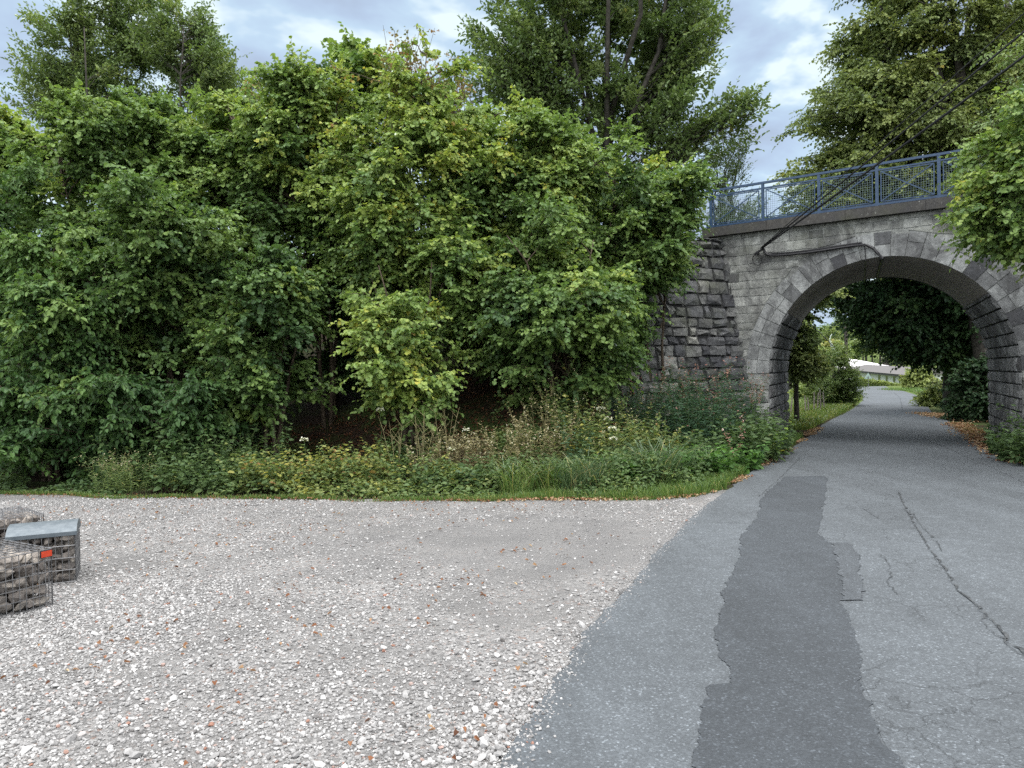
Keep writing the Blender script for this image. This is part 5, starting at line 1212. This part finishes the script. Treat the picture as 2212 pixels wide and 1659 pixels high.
bb = MB(); zr_ = (b0_.z + b1_.z) / 2 + .6
L0, L1 = Vector((b0_.x, b0_.y, 0)), Vector((b1_.x, b1_.y, 0))
bb.add([L0 + Vector((0, 0, b0_.z)), L1 + Vector((0, 0, b1_.z)), L1 + n_b * 7 + Vector((0, 0, zlo - .8)), L0 + n_b * 7 + Vector((0, 0, zlo + .8)), L0 - n_b * 7 + Vector((0, 0, zlo + .8)), L1 - n_b * 7 + Vector((0, 0, zlo - .8))], [(3, 2, 1, 0), (0, 1, 5, 4)]); bb.build('roof', M['metalroof'], br_)
bb = MB(); zg = Hz(L0.x, L0.y) - .5; bb.frame_box((L0 + L1) / 2 + Vector((0, 0, (zg + zlo - .9) / 2)), d_ * ((L1 - L0).length / 2 - .2), n_b * 6.6, Vector((0, 0, max(.3, (zlo - .9 - zg) / 2)))); bb.build('wall', M['render'], br_)
# hedge, sign
Y = 95; c0, c1 = PD(857, 381, Y), PD(907, 388, Y - 10)
def hedge():
    LV = Leaves(); r = np.random.default_rng(831); n = 5200; s = r.random(n); x = c0.x + (c1.x - c0.x) * s; y = c0.y + (c1.y - c0.y) * s + r.uniform(-.7, .7, n)
    top = np.array([PD(857, 378, Y).z, PD(907, 387, Y - 10).z]); zt_ = top[0] + (top[1] - top[0]) * s; zb_ = np.interp(s, [0, 1], [Hz(c0.x, c0.y), Hz(c1.x, c1.y)]) - .2
    z = zb_ + (zt_ - zb_) * r.random(n) ** .5 + r.normal(0, .06, n); P = np.stack([x, y, z], 1); a = r.uniform(0, 6.28, n)
    LV.leaves(P, np.stack([np.cos(a), np.sin(a), r.normal(0, .5, n)], 1), UPV + r.normal(0, .6, (n, 3)), np.full(n, .34), np.full(n, .26), np.clip(.25 + .35 * (z > zt_ - .35) + r.normal(0, .1, n), 0, 1))
    o = LV.build('hedge', M['lime']); tag(o, 'clipped hedge below the windows of the white house', 'hedge')
hedge()
Y = 66; sg = PD(868.4, 377.5, Y); rt_ = empty('road_sign', (sg.x, Y, Hz(sg.x, Y)), 'small triangular road sign seen from its bare back beyond the bend', 'road sign')
b = MB(); b.tube([Vector((sg.x, Y, Hz(sg.x, Y) - .2)), Vector((sg.x, Y, sg.z + .1))], .03, 6); b.build('post', M['wire'], rt_)
b = MB(); tv = [Vector((sg.x + dx_, Y + .04, sg.z + dz_)) for dx_, dz_ in ((-.33, -.12), (.33, -.12), (0, .42))]; b.add(tv + [v_ + Vector((0, .02, 0)) for v_ in tv], [(0, 1, 2), (5, 4, 3), (0, 3, 4, 1), (1, 4, 5, 2), (2, 5, 3, 0)]); b.build('sign_plate', M['signback'], rt_)
# far trees on the hillside
def fartree(px, py, Y, rx, ry, seed, tn, mat='tree', label=None):
    r = np.random.default_rng(seed); c = np.array(PD(px, py, Y)); RX, RZ = rx * Y / FPX, ry * Y / FPX; zg = Hz(c[0], Y)
    root = empty('hillside_tree', (c[0], Y, zg), label or 'leafy tree on the far hillside seen through the arch', 'tree', 'trees on the far hillside' if label is None else None)
    LV = Leaves(); n = 2600; d = nrm(r.normal(size=(n, 3))); k = r.random(n) ** .33; P = c + d * np.array([RX, RX * .8, RZ]) * (k * (1 + .25 * vnoise(d * 1.0, .8, seed)))[:, None]
    a = r.uniform(0, 6.28, n); sz = RX * .16
    LV.leaves(P, np.stack([np.cos(a), np.sin(a), r.normal(0, .4, n)], 1), UPV + r.normal(0, .5, (n, 3)), np.full(n, sz), np.full(n, sz * .7), np.clip(tn + .15 * vnoise(P, .5 / RX, seed + 1) + r.normal(0, .08, n), 0, 1))
    b = MB(); b.tube([Vector((c[0], Y, zg - .3)), Vector((c[0], Y, c[2]))], [RX * .09, RX * .05], 6); b.build('trunk', M['darkbark'], root); LV.build('crown', M[mat], root)
r = np.random.default_rng(900)
for k in range(26):
    fartree(r.uniform(800, 905), r.uniform(328, 352), r.uniform(190, 280), r.uniform(9, 15), r.uniform(8, 13), 901 + k, r.uniform(.5, .85))
fartree(818, 362, 70, 16, 16, 941, .8, 'tree', 'yellow-green tree behind the round bush beyond the arch')
fartree(834, 352, 110, 16, 12, 942, .85, 'tree', 'pale green tree left of the utility pole beyond the arch')
fartree(806, 392, 45, 14, 9, 943, .8, 'tree', 'pale yellow-green bush behind the fence stakes')
fartree(866, 346, 235, 16, 8, 944, .75, 'tree', 'light green tree above the barn roof right of the pole')
fartree(790, 355, 60, 22, 26, 945, .5, 'tree', 'green tree far left behind the slim roadside tree')
